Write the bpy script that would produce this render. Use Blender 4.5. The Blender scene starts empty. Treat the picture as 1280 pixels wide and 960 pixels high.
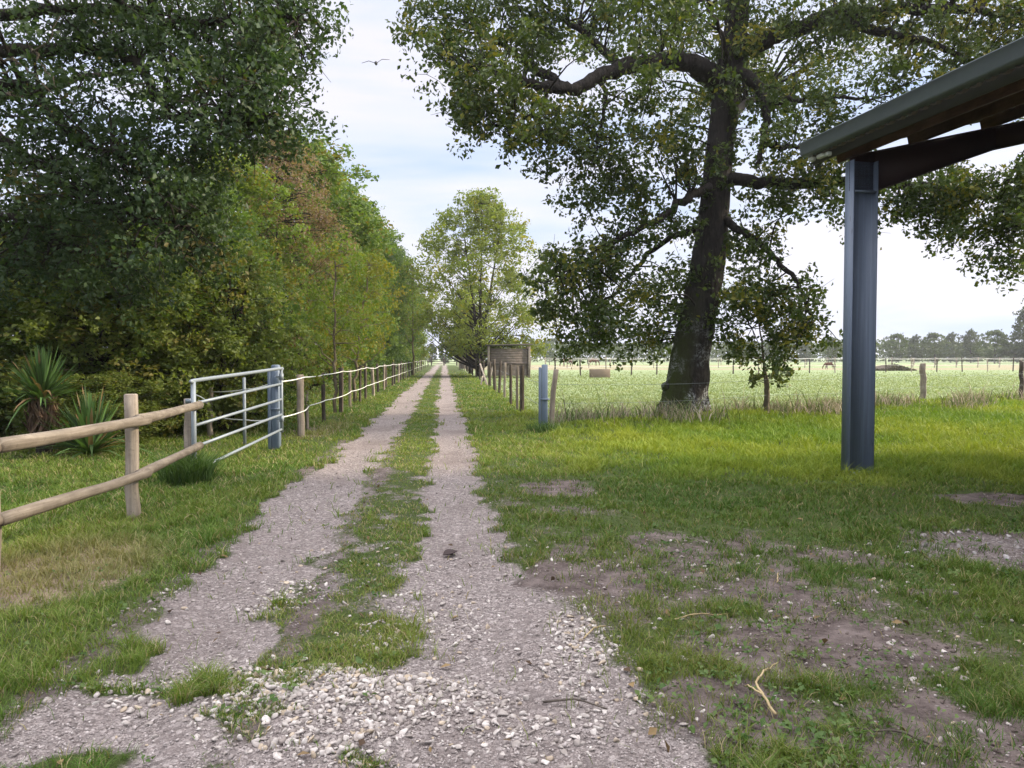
import bpy, bmesh, math
import numpy as np
from mathutils import Vector, Matrix

R = math.radians
rng = np.random.default_rng(7)
C = bpy.context.scene.collection
F = 950.0
CAMZ = 1.5
PITCH = math.atan(32.5 / F)
SUN_AZ = math.atan2(0.13, 0.99)      # direction towards the sun, from +X turning to +Y
SUN_EL = R(27)

# ------------------------------------------------------------------ helpers
def pix(u, v, Y):
    a, b = (u - 640) / F, (480 - v) / F
    d = np.array([a, b * math.sin(PITCH) + math.cos(PITCH), b * math.cos(PITCH) - math.sin(PITCH)])
    return np.array([0, 0, CAMZ]) + d * (Y / d[1])

def hash2(ix, iy, seed):
    h = (ix.astype(np.int64) * 374761393 + iy.astype(np.int64) * 668265263 + seed * 1274126177) & 0xFFFFFFFF
    h = ((h ^ (h >> 13)) * 1274126177) & 0xFFFFFFFF
    return ((h ^ (h >> 16)) & 0xFFFF) / 65535.0

def vnoise(x, y, seed=0):
    x = np.asarray(x, float); y = np.asarray(y, float)
    ix, iy = np.floor(x), np.floor(y)
    fx, fy = x - ix, y - iy
    fx = fx * fx * (3 - 2 * fx); fy = fy * fy * (3 - 2 * fy)
    a = hash2(ix, iy, seed); b = hash2(ix + 1, iy, seed)
    c = hash2(ix, iy + 1, seed); d = hash2(ix + 1, iy + 1, seed)
    return (a * (1 - fx) + b * fx) * (1 - fy) + (c * (1 - fx) + d * fx) * fy

def fbm(x, y, seed=0, octv=4):
    s = 0; a = .5; t = 0
    for i in range(octv):
        s = s + a * vnoise(np.asarray(x) * 2 ** i, np.asarray(y) * 2 ** i, seed + i); t += a; a *= .5
    return s / t

def sstep(a, b, x):
    t = np.clip((np.asarray(x, float) - a) / (b - a), 0, 1)
    return t * t * (3 - 2 * t)

def make_mesh(name, verts, faces, mat, colors=None, smooth=False, attrs=None):
    """verts (N,3); faces a list of int arrays (M,k); colors (N,3) stored as the point colour 'tint'."""
    me = bpy.data.meshes.new(name)
    verts = np.ascontiguousarray(verts, dtype=np.float32)
    faces = [f for f in faces if len(f)]
    me.vertices.add(len(verts)); me.vertices.foreach_set('co', verts.ravel())
    tot = sum(f.size for f in faces)
    me.loops.add(tot); me.loops.foreach_set('vertex_index', np.concatenate([f.ravel() for f in faces]).astype(np.int32))
    counts = np.concatenate([np.full(len(f), f.shape[1], np.int32) for f in faces])
    starts = np.concatenate([[0], np.cumsum(counts)[:-1]]).astype(np.int32)
    me.polygons.add(len(counts)); me.polygons.foreach_set('loop_start', starts)
    me.update(calc_edges=True)
    if smooth:
        me.polygons.foreach_set('use_smooth', np.ones(len(counts), bool))
    if colors is not None:
        at = me.attributes.new('tint', 'FLOAT_COLOR', 'POINT')
        c4 = np.ones((len(verts), 4), np.float32); c4[:, :3] = colors
        at.data.foreach_set('color', c4.ravel())
    for k, v in (attrs or {}).items():
        at = me.attributes.new(k, 'FLOAT_COLOR', 'POINT')
        at.data.foreach_set('color', np.ascontiguousarray(v, dtype=np.float32).ravel())
    me.validate()
    if mat: me.materials.append(mat)
    return me

class MB:
    """collects shapes into one mesh"""
    def __init__(s): s.v = []; s.f = {}; s.n = 0; s.c = []
    def add(s, v, faces, col=None):
        v = np.asarray(v, float).reshape(-1, 3)
        for f in faces:
            f = np.asarray(f)
            if f.size: s.f.setdefault(f.shape[1], []).append(f + s.n)
        s.v.append(v); s.n += len(v)
        s.c.append(np.tile(np.asarray(col if col is not None else (1, 1, 1), float), (len(v), 1)))
    def tube(s, pts, rad, sides=6, cap=True, wob=0):
        pts = np.asarray(pts, float); n = len(pts)
        rad = np.full(n, rad) if np.isscalar(rad) else np.asarray(rad, float)
        t = np.gradient(pts, axis=0); t /= np.linalg.norm(t, axis=1)[:, None] + 1e-9
        ref = np.array([0, 0, 1.0]) if abs(t[0][2]) < .9 else np.array([1.0, 0, 0])
        a = np.cross(t[0], ref); a /= np.linalg.norm(a)
        ang = np.linspace(0, 2 * np.pi, sides, endpoint=False)
        rings = []
        for i in range(n):
            a = a - t[i] * a.dot(t[i]); a /= np.linalg.norm(a) + 1e-9
            b = np.cross(t[i], a)
            r = rad[i] * (1 + (wob * (rng.random(sides) - .5) if wob else 0)) * np.ones(sides)
            rings.append(pts[i] + r[:, None] * (np.cos(ang)[:, None] * a + np.sin(ang)[:, None] * b))
        v = np.concatenate(rings)
        i = np.arange(n - 1)[:, None] * sides; j = np.arange(sides)[None, :]; k = (j + 1) % sides
        q = np.stack([i + j, i + k, i + sides + k, i + sides + j], -1).reshape(-1, 4)
        fs = [q]
        if cap:
            fs += [np.arange(sides)[None, ::-1], (np.arange(sides) + (n - 1) * sides)[None, :]]
        s.add(v, fs)
    def box(s, c, d, ax=None, bev=0.0):
        """box centred c, size d, axes ax (3x3 rows), chamfered along its long edges when bev is given"""
        ax = np.eye(3) if ax is None else np.asarray(ax, float)
        hx, hy, hz = np.asarray(d, float) / 2
        if bev:
            p = [(-hx + bev, -hy), (hx - bev, -hy), (hx, -hy + bev), (hx, hy - bev), (hx - bev, hy), (-hx + bev, hy), (-hx, hy - bev), (-hx, -hy + bev)]
        else:
            p = [(-hx, -hy), (hx, -hy), (hx, hy), (-hx, hy)]
        k = len(p)
        l = []
        if bev:
            for z, sc in ((-hz, 1 - bev / max(hx, hy)), (-hz + bev, 1), (hz - bev, 1), (hz, 1 - bev / max(hx, hy))):
                l += [(x * sc, y * sc, z) for x, y in p]
            m = 4
        else:
            for z in (-hz, hz): l += [(x, y, z) for x, y in p]
            m = 2
        v = np.asarray(l) @ ax + np.asarray(c, float)
        i = np.arange(m - 1)[:, None] * k; j = np.arange(k)[None, :]; kk = (j + 1) % k
        q = np.stack([i + j, i + kk, i + k + kk, i + k + j], -1).reshape(-1, 4)
        s.add(v, [q, np.arange(k)[None, ::-1], (np.arange(k) + (m - 1) * k)[None, :]])
    def prism(s, prof, a, b, xa, ya):
        """profile polygon (in axes xa, ya) swept from a to b"""
        prof = np.asarray(prof, float); k = len(prof); xa = np.asarray(xa, float); ya = np.asarray(ya, float)
        o = prof[:, :1] * xa + prof[:, 1:] * ya
        v = np.concatenate([o + np.asarray(a, float), o + np.asarray(b, float)])
        j = np.arange(k); kk = (j + 1) % k
        s.add(v, [np.stack([j, kk, k + kk, k + j], -1), j[None, ::-1], (j + k)[None, :]])
    def mesh(s, name, mat, smooth=False, cols=False):
        fs = [np.concatenate(x) for x in s.f.values()]
        return make_mesh(name, np.concatenate(s.v), fs, mat, np.concatenate(s.c) if cols else None, smooth)

def link(name, me, parent=None, loc=None):
    o = bpy.data.objects.new(name, me); C.objects.link(o)
    if parent: o.parent = parent
    if loc is not None: o.location = loc
    return o
def tag(o, label, cat=None, group=None, kind=None):
    o['label'] = label
    if cat: o['category'] = cat
    if group: o['group'] = group
    if kind: o['kind'] = kind
    return o
def thing(name, label, cat, loc=(0, 0, 0), rz=0, group=None):
    o = bpy.data.objects.new(name, None); C.objects.link(o)
    o.empty_display_size = .1
    o.location = loc; o.rotation_euler = (0, 0, rz)
    return tag(o, label, cat, group)
def dup(root, loc, rz, scale, label, group=None):
    r = root.copy(); C.objects.link(r); r.location = loc; r.rotation_euler = (0, 0, rz); r.scale = scale
    r['label'] = label
    if group: r['group'] = group
    for ch in list(root.children):
        c = ch.copy(); C.objects.link(c); c.parent = r
    return r
def axes_along(d, up=(0, 0, 1)):
    """rows: x along d, y sideways, z up-ish"""
    d = np.asarray(d, float); d = d / np.linalg.norm(d)
    y = np.cross(up, d); y /= np.linalg.norm(y)
    return np.array([d, y, np.cross(d, y)])
def smooth_path(p, n=6, jit=0):
    p = np.asarray(p, float)
    q = np.concatenate([[2 * p[0] - p[1]], p, [2 * p[-1] - p[-2]]])
    out = []
    for i in range(1, len(q) - 2):
        for t in np.linspace(0, 1, n, endpoint=False):
            a, b, c, d = q[i - 1], q[i], q[i + 1], q[i + 2]
            out.append(.5 * (2 * b + (c - a) * t + (2 * a - 5 * b + 4 * c - d) * t * t + (3 * b - a - 3 * c + d) * t ** 3))
    out.append(p[-1]); out = np.array(out)
    if jit: out[1:-1, :3] += rng.normal(0, jit, (len(out) - 2, out.shape[1]))[:, :3]
    return out

# ------------------------------------------------------------------ materials
def new_mat(name):
    m = bpy.data.materials.new(name); m.use_nodes = True
    nt = m.node_tree
    for n in list(nt.nodes): nt.nodes.remove(n)
    return m, nt, nt.nodes, nt.links
def N(nodes, typ, **kw):
    n = nodes.new(typ)
    for k, v in kw.items():
        if k in n.inputs: n.inputs[k].default_value = v
        else: setattr(n, k, v)
    return n
def ramp(nodes, stops):
    r = nodes.new('ShaderNodeValToRGB'); e = r.color_ramp.elements
    e[0].position, e[0].color = stops[0][0], (*stops[0][1], 1)
    e[1].position, e[1].color = stops[-1][0], (*stops[-1][1], 1)
    for p, c in stops[1:-1]:
        x = e.new(p); x.color = (*c, 1)
    return r
def mixc(nt, fac, a, b, mode='MIX'):
    m = nt.nodes.new('ShaderNodeMix'); m.data_type = 'RGBA'; m.blend_type = mode
    for s, v in ((0, fac), (6, a), (7, b)):
        if hasattr(v, 'links'): nt.links.new(v, m.inputs[s])
        elif s == 0: m.inputs[0].default_value = v
        else: m.inputs[s].default_value = (*v, 1)
    return m.outputs[2]
def math_(nt, op, a, b=None, c=None, clamp=False):
    m = nt.nodes.new('ShaderNodeMath'); m.operation = op; m.use_clamp = clamp
    for i, v in enumerate((a, b, c)):
        if v is None: continue
        if hasattr(v, 'links'): nt.links.new(v, m.inputs[i])
        else: m.inputs[i].default_value = v
    return m.outputs[0]
def noise(nt, vec, scale, detail=4, rough=.6, dist=0):
    n = nt.nodes.new('ShaderNodeTexNoise')
    n.inputs['Scale'].default_value = scale; n.inputs['Detail'].default_value = detail
    n.inputs['Roughness'].default_value = rough; n.inputs['Distortion'].default_value = dist
    if vec is not None: nt.links.new(vec, n.inputs['Vector'])
    return n.outputs['Fac']
def coords(nt, scale=(1, 1, 1), kind='Object'):
    tc = nt.nodes.new('ShaderNodeTexCoord'); mp = nt.nodes.new('ShaderNodeMapping')
    mp.inputs['Scale'].default_value = scale
    nt.links.new(tc.outputs[kind], mp.inputs['Vector'])
    return mp.outputs['Vector']
def finish(nt, col, rough=.8, bump=None, bstr=.4, bdist=.02, metal=0, spec=.3):
    p = nt.nodes.new('ShaderNodeBsdfPrincipled'); o = nt.nodes.new('ShaderNodeOutputMaterial')
    if hasattr(col, 'links'): nt.links.new(col, p.inputs['Base Color'])
    else: p.inputs['Base Color'].default_value = (*col, 1)
    if hasattr(rough, 'links'): nt.links.new(rough, p.inputs['Roughness'])
    else: p.inputs['Roughness'].default_value = rough
    p.inputs['Metallic'].default_value = metal; p.inputs['Specular IOR Level'].default_value = spec
    if bump is not None:
        b = nt.nodes.new('ShaderNodeBump'); b.inputs['Strength'].default_value = bstr; b.inputs['Distance'].default_value = bdist
        nt.links.new(bump, b.inputs['Height']); nt.links.new(b.outputs[0], p.inputs['Normal'])
    nt.links.new(p.outputs[0], o.inputs[0])
    return p

def leaf_mat(name, trans=.35, gain=(1, 1, 1), tcol=(1.25, 1.3, .45), rough=.5):
    m, nt, nodes, L = new_mat(name)
    a = N(nodes, 'ShaderNodeAttribute', attribute_name='tint')
    col = mixc(nt, 1, a.outputs['Color'], gain, 'MULTIPLY')
    tc = mixc(nt, 1, col, tcol, 'MULTIPLY')
    p = N(nodes, 'ShaderNodeBsdfPrincipled', Roughness=rough); p.inputs['Specular IOR Level'].default_value = .25
    L.new(col, p.inputs['Base Color'])
    t = nodes.new('ShaderNodeBsdfTranslucent'); L.new(tc, t.inputs[0])
    mx = N(nodes, 'ShaderNodeMixShader'); mx.inputs[0].default_value = trans
    L.new(p.outputs[0], mx.inputs[1]); L.new(t.outputs[0], mx.inputs[2])
    o = nodes.new('ShaderNodeOutputMaterial'); L.new(mx.outputs[0], o.inputs[0])
    return m
def bark_mat(name, c1, c2, lichen=None, moss=None, vs=9):
    m, nt, nodes, L = new_mat(name)
    v = coords(nt, (vs, vs, vs * .28)); n = noise(nt, v, 1.6, 6, .65, .8)
    v2 = coords(nt); n2 = noise(nt, v2, 2.2, 4, .6)
    col = ramp(nodes, [(.35, c1), (.62, c2)]); L.new(n, col.inputs[0])
    out = mixc(nt, math_(nt, 'MULTIPLY', n2, .5), col.outputs[0], tuple(x * .6 for x in c1))
    z = nodes.new('ShaderNodeSeparateXYZ'); tc = nodes.new('ShaderNodeTexCoord'); L.new(tc.outputs['Object'], z.inputs[0])
    if moss:
        g = nodes.new('ShaderNodeNewGeometry'); sx = nodes.new('ShaderNodeSeparateXYZ'); L.new(g.outputs['Normal'], sx.inputs[0])
        side = math_(nt, 'MULTIPLY_ADD', sx.outputs[0], -1.3, .1, True)
        low = math_(nt, 'SUBTRACT', 1, math_(nt, 'MULTIPLY', z.outputs[2], .28), None, True)
        nz = noise(nt, v2, 6, 5, .7)
        f = math_(nt, 'MULTIPLY', math_(nt, 'MULTIPLY', side, low), math_(nt, 'MULTIPLY', nz, 3.2), None, True)
        out = mixc(nt, f, out, moss)
    if lichen:
        nz = noise(nt, v2, 13, 6, .75, .6); nz2 = noise(nt, v2, 1.5, 2)
        low = math_(nt, 'SUBTRACT', 1.25, math_(nt, 'MULTIPLY', z.outputs[2], .42), None, True)
        f = math_(nt, 'MULTIPLY_ADD', nz, 9, -4.35, True)
        f = math_(nt, 'MULTIPLY', math_(nt, 'MULTIPLY', f, low), math_(nt, 'MULTIPLY_ADD', nz2, 6, -2.75, True))
        out = mixc(nt, f, out, lichen)
    finish(nt, out, .9, n, .9, .05, spec=.15)
    return m
def wood_mat(name, c1, c2, axis=2, scale=14):
    m, nt, nodes, L = new_mat(name)
    sc = [scale] * 3; sc[axis] = scale * .07
    v = coords(nt, tuple(sc)); n = noise(nt, v, 1.3, 6, .7, .6)
    v2 = coords(nt); n2 = noise(nt, v2, 3, 4, .65); n3 = noise(nt, v2, 30, 3, .7)
    col = ramp(nodes, [(.3, c1), (.68, c2)]); L.new(n, col.inputs[0])
    out = mixc(nt, math_(nt, 'MULTIPLY_ADD', n2, 1.6, -.55, True), col.outputs[0], tuple(.5 * x for x in c1))
    out = mixc(nt, math_(nt, 'MULTIPLY_ADD', n3, 3, -1.75, True), out, tuple(.35 * x for x in c1))
    finish(nt, out, .85, n, .5, .012, spec=.2)
    return m
def paint_mat(name, c, rough=.45, metal=0, dirt=.5, spec=.4, scr=False):
    m, nt, nodes, L = new_mat(name)
    v2 = coords(nt); n2 = noise(nt, v2, 2.5, 6, .7); n3 = noise(nt, v2, 24, 4, .7)
    out = mixc(nt, math_(nt, 'MULTIPLY', n2, dirt), c, tuple(.55 * x + .01 for x in c))
    out = mixc(nt, math_(nt, 'MULTIPLY_ADD', n3, 5, -3.4, True), out, tuple(min(1, 1.5 * x + .03) for x in c))
    if scr:
        vv = coords(nt, (5, 5, 1.1)); n4 = noise(nt, vv, 1.7, 2, .5, 1.5)
        out = mixc(nt, math_(nt, 'MULTIPLY_ADD', n4, 14, -9.8, True), out, tuple(.3 * x for x in c))
        n5 = noise(nt, coords(nt, (22, 22, .6)), 1, 5, .7)
        out = mixc(nt, math_(nt, 'MULTIPLY_ADD', n5, 2.4, -1.1, True), out, tuple(min(1, 1.45 * x + .01) for x in c))
    finish(nt, out, math_(nt, 'MULTIPLY_ADD', n2, .3, rough - .15), n3, .08, .01, metal, spec)
    return m

M = {}
M['oak_leaf'] = leaf_mat('oak_leaves', .38)
M['hedge_leaf'] = leaf_mat('hedge_leaves', .45)
M['grass'] = leaf_mat('grass_blades', .30, tcol=(1.15, 1.2, .5), rough=.6)
M['dry'] = leaf_mat('dry_stems', .15, tcol=(1, 1, .8), rough=.8)
M['oak_bark'] = bark_mat('oak_bark', (.012, .010, .0085), (.048, .041, .036), (.40, .41, .42), (.040, .050, .013))
M['bark'] = bark_mat('grey_bark', (.018, .014, .011), (.062, .052, .042))
M['pale_bark'] = bark_mat('pale_bark', (.10, .08, .055), (.24, .20, .14))
M['rail'] = wood_mat('rail_wood', (.115, .092, .07), (.275, .235, .185), axis=1)
M['post'] = wood_mat('post_wood', (.19, .155, .12), (.42, .36, .29))
M['dark_post'] = wood_mat('dark_post_wood', (.045, .036, .03), (.14, .115, .09))
M['grey_board'] = wood_mat('grey_boards', (.12, .095, .08), (.27, .225, .20), axis=0)
M['galv'] = paint_mat('galvanised_tube', (.24, .275, .30), .5, .2, .5)
M['blue_steel'] = paint_mat('blue_grey_painted_steel', (.125, .163, .215), .5, 0, .5, scr=True)
M['column'] = paint_mat('slate_painted_steel', (.145, .178, .235), .5, 0, .45, .35, scr=True)
M['beam'] = paint_mat('dark_red_primer_steel', (.040, .022, .022), .6, 0, .4, .25)
M['fascia'] = paint_mat('olive_fascia_board', (.058, .055, .048), .7, 0, .5, .2)
M['purlin'] = wood_mat('dark_purlin_timber', (.055, .026, .022), (.14, .072, .06), axis=1)
M['gutter'] = paint_mat('green_grey_gutter', (.135, .158, .175), .45, 0, .6, .4)
M['roof'] = paint_mat('fibre_cement_roof', (.17, .145, .13), .85, 0, .7, .2)
M['tape'] = paint_mat('white_fence_tape', (.72, .72, .66), .6, 0, .3)
M['concrete'] = paint_mat('stained_concrete', (.26, .20, .15), .9, 0, .7, .15)
M['black'] = paint_mat('black_plastic', (.02, .02, .022), .5, 0, .2)

def ground_material():
    m, nt, nodes, L = new_mat('ground_surface')
    a = N(nodes, 'ShaderNodeAttribute', attribute_name='mask')
    s = nodes.new('ShaderNodeSeparateColor'); L.new(a.outputs['Color'], s.inputs[0])
    v = coords(nt)
    nbig = noise(nt, v, .6, 5, .6); nmid = noise(nt, v, 5, 6, .65); nfin = noise(nt, v, 40, 5, .7); nf2 = noise(nt, v, 140, 3, .7)
    # soil under the grass: thatch and moss
    soil = ramp(nodes, [(.3, (.030, .036, .012)), (.5, (.058, .078, .020)), (.72, (.105, .105, .042))]); L.new(nfin, soil.inputs[0])
    soilc = mixc(nt, math_(nt, 'MULTIPLY_ADD', nmid, 2, -.75, True), soil.outputs[0], (.045, .075, .016))
    soilc = mixc(nt, math_(nt, 'MULTIPLY_ADD', nbig, 3, -1.4, True), soilc, (.075, .095, .026))
    # bare earth
    ea = ramp(nodes, [(.30, (.042, .030, .026)), (.5, (.118, .092, .083)), (.70, (.235, .19, .175))]); L.new(nmid, ea.inputs[0])
    eac = mixc(nt, math_(nt, 'MULTIPLY_ADD', nfin, 3, -1.3, True), ea.outputs[0], (.15, .118, .106))
    eac = mixc(nt, math_(nt, 'MULTIPLY_ADD', nf2, 3, -1.9, True), eac, (.05, .037, .032))
    # gravel: three sizes of chips
    def chips(sc, lo, hi):
        vo = nodes.new('ShaderNodeTexVoronoi'); vo.inputs['Scale'].default_value = sc; L.new(v, vo.inputs['Vector'])
        bw = nodes.new('ShaderNodeSeparateColor'); L.new(vo.outputs['Color'], bw.inputs[0])
        r = ramp(nodes, [(.0, lo), (.6, tuple((x + y) / 2 for x, y in zip(lo, hi))), (1, hi)]); L.new(bw.outputs[0], r.inputs[0])
        edge = math_(nt, 'MULTIPLY_ADD', vo.outputs['Distance'], 1.9, -.95, True)
        return mixc(nt, math_(nt, 'MULTIPLY', edge, .8), r.outputs[0], (.10, .08, .075)), math_(nt, 'SUBTRACT', 1, vo.outputs['Distance']), bw.outputs[1]
    c1, h1, r1 = chips(42, (.165, .140, .130), (.53, .465, .435))
    c2, h2, r2 = chips(95, (.165, .138, .128), (.44, .38, .352))
    gsel = math_(nt, 'MULTIPLY_ADD', math_(nt, 'ADD', r1, math_(nt, 'MULTIPLY', nmid, .9)), 5, -4.4, True)
    gr = mixc(nt, gsel, c2, c1)
    gr = mixc(nt, math_(nt, 'MULTIPLY_ADD', nmid, 2.2, -.95, True), gr, (.225, .185, .17))
    gr = mixc(nt, math_(nt, 'MULTIPLY_ADD', nbig, 3.6, -1.75, True), gr, (.18, .145, .132))
    # dewy cropped pasture
    pa = ramp(nodes, [(.32, (.085, .13, .04)), (.5, (.175, .225, .095)), (.68, (.29, .325, .19))])
    vp = coords(nt, (.22, .7, 1)); npn = noise(nt, vp, 1.0, 8, .74); L.new(npn, pa.inputs[0])
    pac = mixc(nt, math_(nt, 'MULTIPLY_ADD', nmid, 2.4, -1.15, True), pa.outputs[0], (.105, .145, .045))
    pac = mixc(nt, math_(nt, 'MULTIPLY_ADD', nbig, 4, -2.1, True), pac, (.16, .20, .07))
    pac = mixc(nt, math_(nt, 'MULTIPLY_ADD', nfin, 2.2, -.9, True), pac, (.30, .355, .22))
    # dry sand and stubble
    dry = ramp(nodes, [(.3, (.16, .115, .08)), (.7, (.36, .28, .20))]); L.new(nfin, dry.inputs[0])
    def fac(sock, k=5):
        x = math_(nt, 'ADD', sock, math_(nt, 'MULTIPLY_ADD', nfin, .7, -.35))
        x = math_(nt, 'ADD', x, math_(nt, 'MULTIPLY_ADD', nmid, .5, -.25))
        return math_(nt, 'MULTIPLY_ADD', x, k, .5 - .5 * k, True)
    al = a.outputs['Alpha']
    col = mixc(nt, fac(s.outputs[2], 3), soilc, pac)
    col = mixc(nt, fac(al, 3), col, dry.outputs[0])
    col = mixc(nt, fac(s.outputs[1]), col, eac)
    fg = fac(s.outputs[0], 2.6)
    col = mixc(nt, fg, col, gr)
    hg = math_(nt, 'ADD', math_(nt, 'MULTIPLY', math_(nt, 'MULTIPLY', h1, gsel), .8), math_(nt, 'MULTIPLY', h2, .4))
    h = math_(nt, 'ADD', math_(nt, 'MULTIPLY', hg, fg), math_(nt, 'ADD', math_(nt, 'ADD', nfin, math_(nt, 'MULTIPLY', nmid, 2.5)), math_(nt, 'MULTIPLY', nf2, .3)))
    finish(nt, col, .92, h, 1.0, .022, spec=.15)
    return m
M['ground'] = ground_material()

# ------------------------------------------------------------------ ground layout
def ell(x, y, cx, cy, rx, ry, soft=.5):
    d = np.sqrt(((x - cx) / rx) ** 2 + ((y - cy) / ry) ** 2)
    return 1 - sstep(1 - soft, 1 + soft, d)
def masks(x, y):
    x = np.asarray(x, float); y = np.asarray(y, float)
    rel = x + .0895 * y
    n1 = fbm(x * 1.3, y * 1.3, 11) - .5; n2 = fbm(x * 5, y * 5, 21) - .5
    w = n1 * .42 + n2 * .42
    behind = y < 2.0
    rw = .42 + .34 * (1 - sstep(3.6, 6.3, y))
    rutl = 1 - sstep(.30, .54, np.abs(rel + 1.32) + w)
    rutr = sstep(-.36, -.10, rel + w) * (1 - sstep(rw - .16, rw + .25, rel + w))
    pile = ell(x, y, -.78, 3.2, .75, .42) 
    pile = np.maximum(pile, ell(x, y, -1.5, 3.3, .6, .25))
    near = ell(x, y, -.6, 2.0, 3, 1.15, .25)
    mid_thin = (.28 + .34 * sstep(.0, .16, n2)) * (1 - sstep(.32, .5, np.abs(rel + .6))) * (1 - .8 * sstep(8, 13, y))
    band = ell(x, y, .27, 3.9, .25, .75)
    lush_mid = .8 * ell(x, y, -1.0, 4.05, .38, .6, .8)
    g = np.maximum.reduce([rutl, rutr, pile * .9, near * (rel < 1) * (rel > -1.75), mid_thin, band * .8])
    g = g * (1 - .85 * sstep(.56, .66, fbm(x * 2.4 + 3, y * 3.2, 181)) * (y < 4) * (1 - sstep(-.15, .1, rel)))
    g = g * (1 - .75 * lush_mid * (rutl < .7))
    g = np.maximum(g, .5 * ell(x, y, 3.75, 5.9, .75, .5) + .25 * ell(x, y, 4.4, 6.6, .9, .5))
    g = np.maximum(g, .3 * ell(x, y, -.4, 9, 1, 2.5, .6))
    fade = sstep(15, 30, y)
    d = np.maximum.reduce([
        .95 * ell(x, y, .42, 5.0, .52, .42), .95 * ell(x, y, .95, 3.15, .42, .42), .9 * ell(x, y, 1.55, 3.9, .75, .5),
        .8 * ell(x, y, 5.2, 8.0, .75, .35), .75 * ell(x, y, 4.0, 6.0, 1.0, .8), .75 * ell(x, y, .55, 8.8, .45, .7),
        .62 * ell(x, y, 1.7, 2.5, 1.7, .9), .5 * ell(x, y, 1.6, 5.0, 1.6, 1.4), .16 * (np.abs(rel + .62) < .42) * (y > 3.6) * (1 - sstep(9, 13, y)),
        .36 * ell(x, y, -3.2, 5.2, .6, .8), .85 * ell(x, y, 4.1, 2.0, 2.4, 1.2), .6 * ell(x, y, 1.35, 6.1, .5, .5),
        .5 * ell(x, y, -4.3, 15.3, .45, 1.2), .42 * ell(x, y, .2, 6.8, 1.0, 1.5)])
    wornz = .52 * sstep(.45, .9, rel) * (1 - sstep(5.6, 7.6, y + .12 * (x - 1))) * (1 - .75 * ell(x, y, 3.3, 4.6, 1.3, .9)) * (.55 + .9 * sstep(.35, .62, fbm(x * 1.1 + 7, y * 1.1, 151)))
    d = np.maximum(d, wornz)
    edge = .55 * np.exp(-((np.abs(rel + 1.32) - .5) / .16) ** 2) * (y < 14)
    d = np.maximum(d, edge)
    d = np.clip(d + (n1 * .55 + n2 * .55) * (d > .02), 0, 1)
    line = 15.7 + .69 * (x - .67)
    past = sstep(-.4, 1.2, y - line + n1) * sstep(2.0, 2.8, rel)
    past = np.maximum(past, sstep(150, 170, y))
    sandy = .7 * sstep(86, 100, y) * (1 - sstep(150, 200, y)) * sstep(2.2, 3, rel) * sstep(.35, .6, fbm(x * .03, y * .06, 5) + .15)
    straw = np.clip(1.0 * ell(x, y, -3.2, 5.3, .6, .8) + .8 * sandy + .55 * ell(x, y, -3.9, 16, .4, 2), 0, 1)
    return g, d, past, straw, rel
def hgt(x, y):
    x = np.asarray(x, float); y = np.asarray(y, float)
    rel = x + .0895 * y
    k = 1 - sstep(25, 45, y)
    h = (fbm(x * .9, y * .9, 31) - .5) * .07 + (fbm(x * 5, y * 5, 41, 3) - .5) * .028
    h = h - .035 * (np.exp(-((rel + 1.32) / .35) ** 2) + np.exp(-((rel - .05) / .4) ** 2))
    h = h + .035 * ell(x, y, -.78, 3.2, .7, .4) + .03 * ell(x, y, .3, 3.9, .25, .7)
    line = 15.7 + .69 * (x - .67)
    h = h + .10 * np.exp(-((y - line) / 1.2) ** 2) * sstep(2, 3, rel)
    return h * k
def hz(x, y): return float(hgt(np.array([x]), np.array([y]))[0])

def growing(start, step, k, end):
    out = [start]
    while out[-1] < end: step *= k; out.append(out[-1] + step)
    return out
xs = np.arange(-7, 7.01, .055); rgt = growing(7, .055, 1.085, 1400)[1:]
xs = np.concatenate([-np.array(rgt)[::-1], xs, rgt])
ys = np.concatenate([-np.array(growing(1.9, .1, 1.3, 60)[1:])[::-1] + 3.8, np.arange(1.9, 8, .045), growing(8, .045, 1.0205, 1800)])
GX, GY = np.meshgrid(xs, ys)
gx, gy = GX.ravel(), GY.ravel()
gm = masks(gx, gy)
gz = hgt(gx, gy)
attr = np.stack([gm[0], gm[1], gm[2], gm[3]], -1)
nx, ny = len(xs), len(ys)
ii = (np.arange(ny - 1)[:, None] * nx + np.arange(nx - 1)[None, :])
quads = np.stack([ii, ii + 1, ii + nx + 1, ii + nx], -1).reshape(-1, 4)
fm = [attr[quads, k].mean(1) for k in range(3)]
cls = np.where(fm[0] > .45, 1, np.where(fm[2] > .5, 2, 0))
V = np.stack([gx, gy, gz], -1)
def sheet(name, k, label):
    q = quads[cls == k]; used, inv = np.unique(q, return_inverse=True)
    me = make_mesh(name, V[used], [inv.reshape(-1, 4)], M['ground'], smooth=True, attrs={'mask': attr[used]})
    o = link(name, me); tag(o, label, kind='structure'); return o
sheet('ground', 0, 'grassy verges, worn earth and turf either side of the track')
sheet('gravel_track', 1, 'pale gravel farm track of two wheel ruts running to the horizon')
sheet('pasture', 2, 'pale dewy grazed pasture stretching to the far trees')

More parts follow.
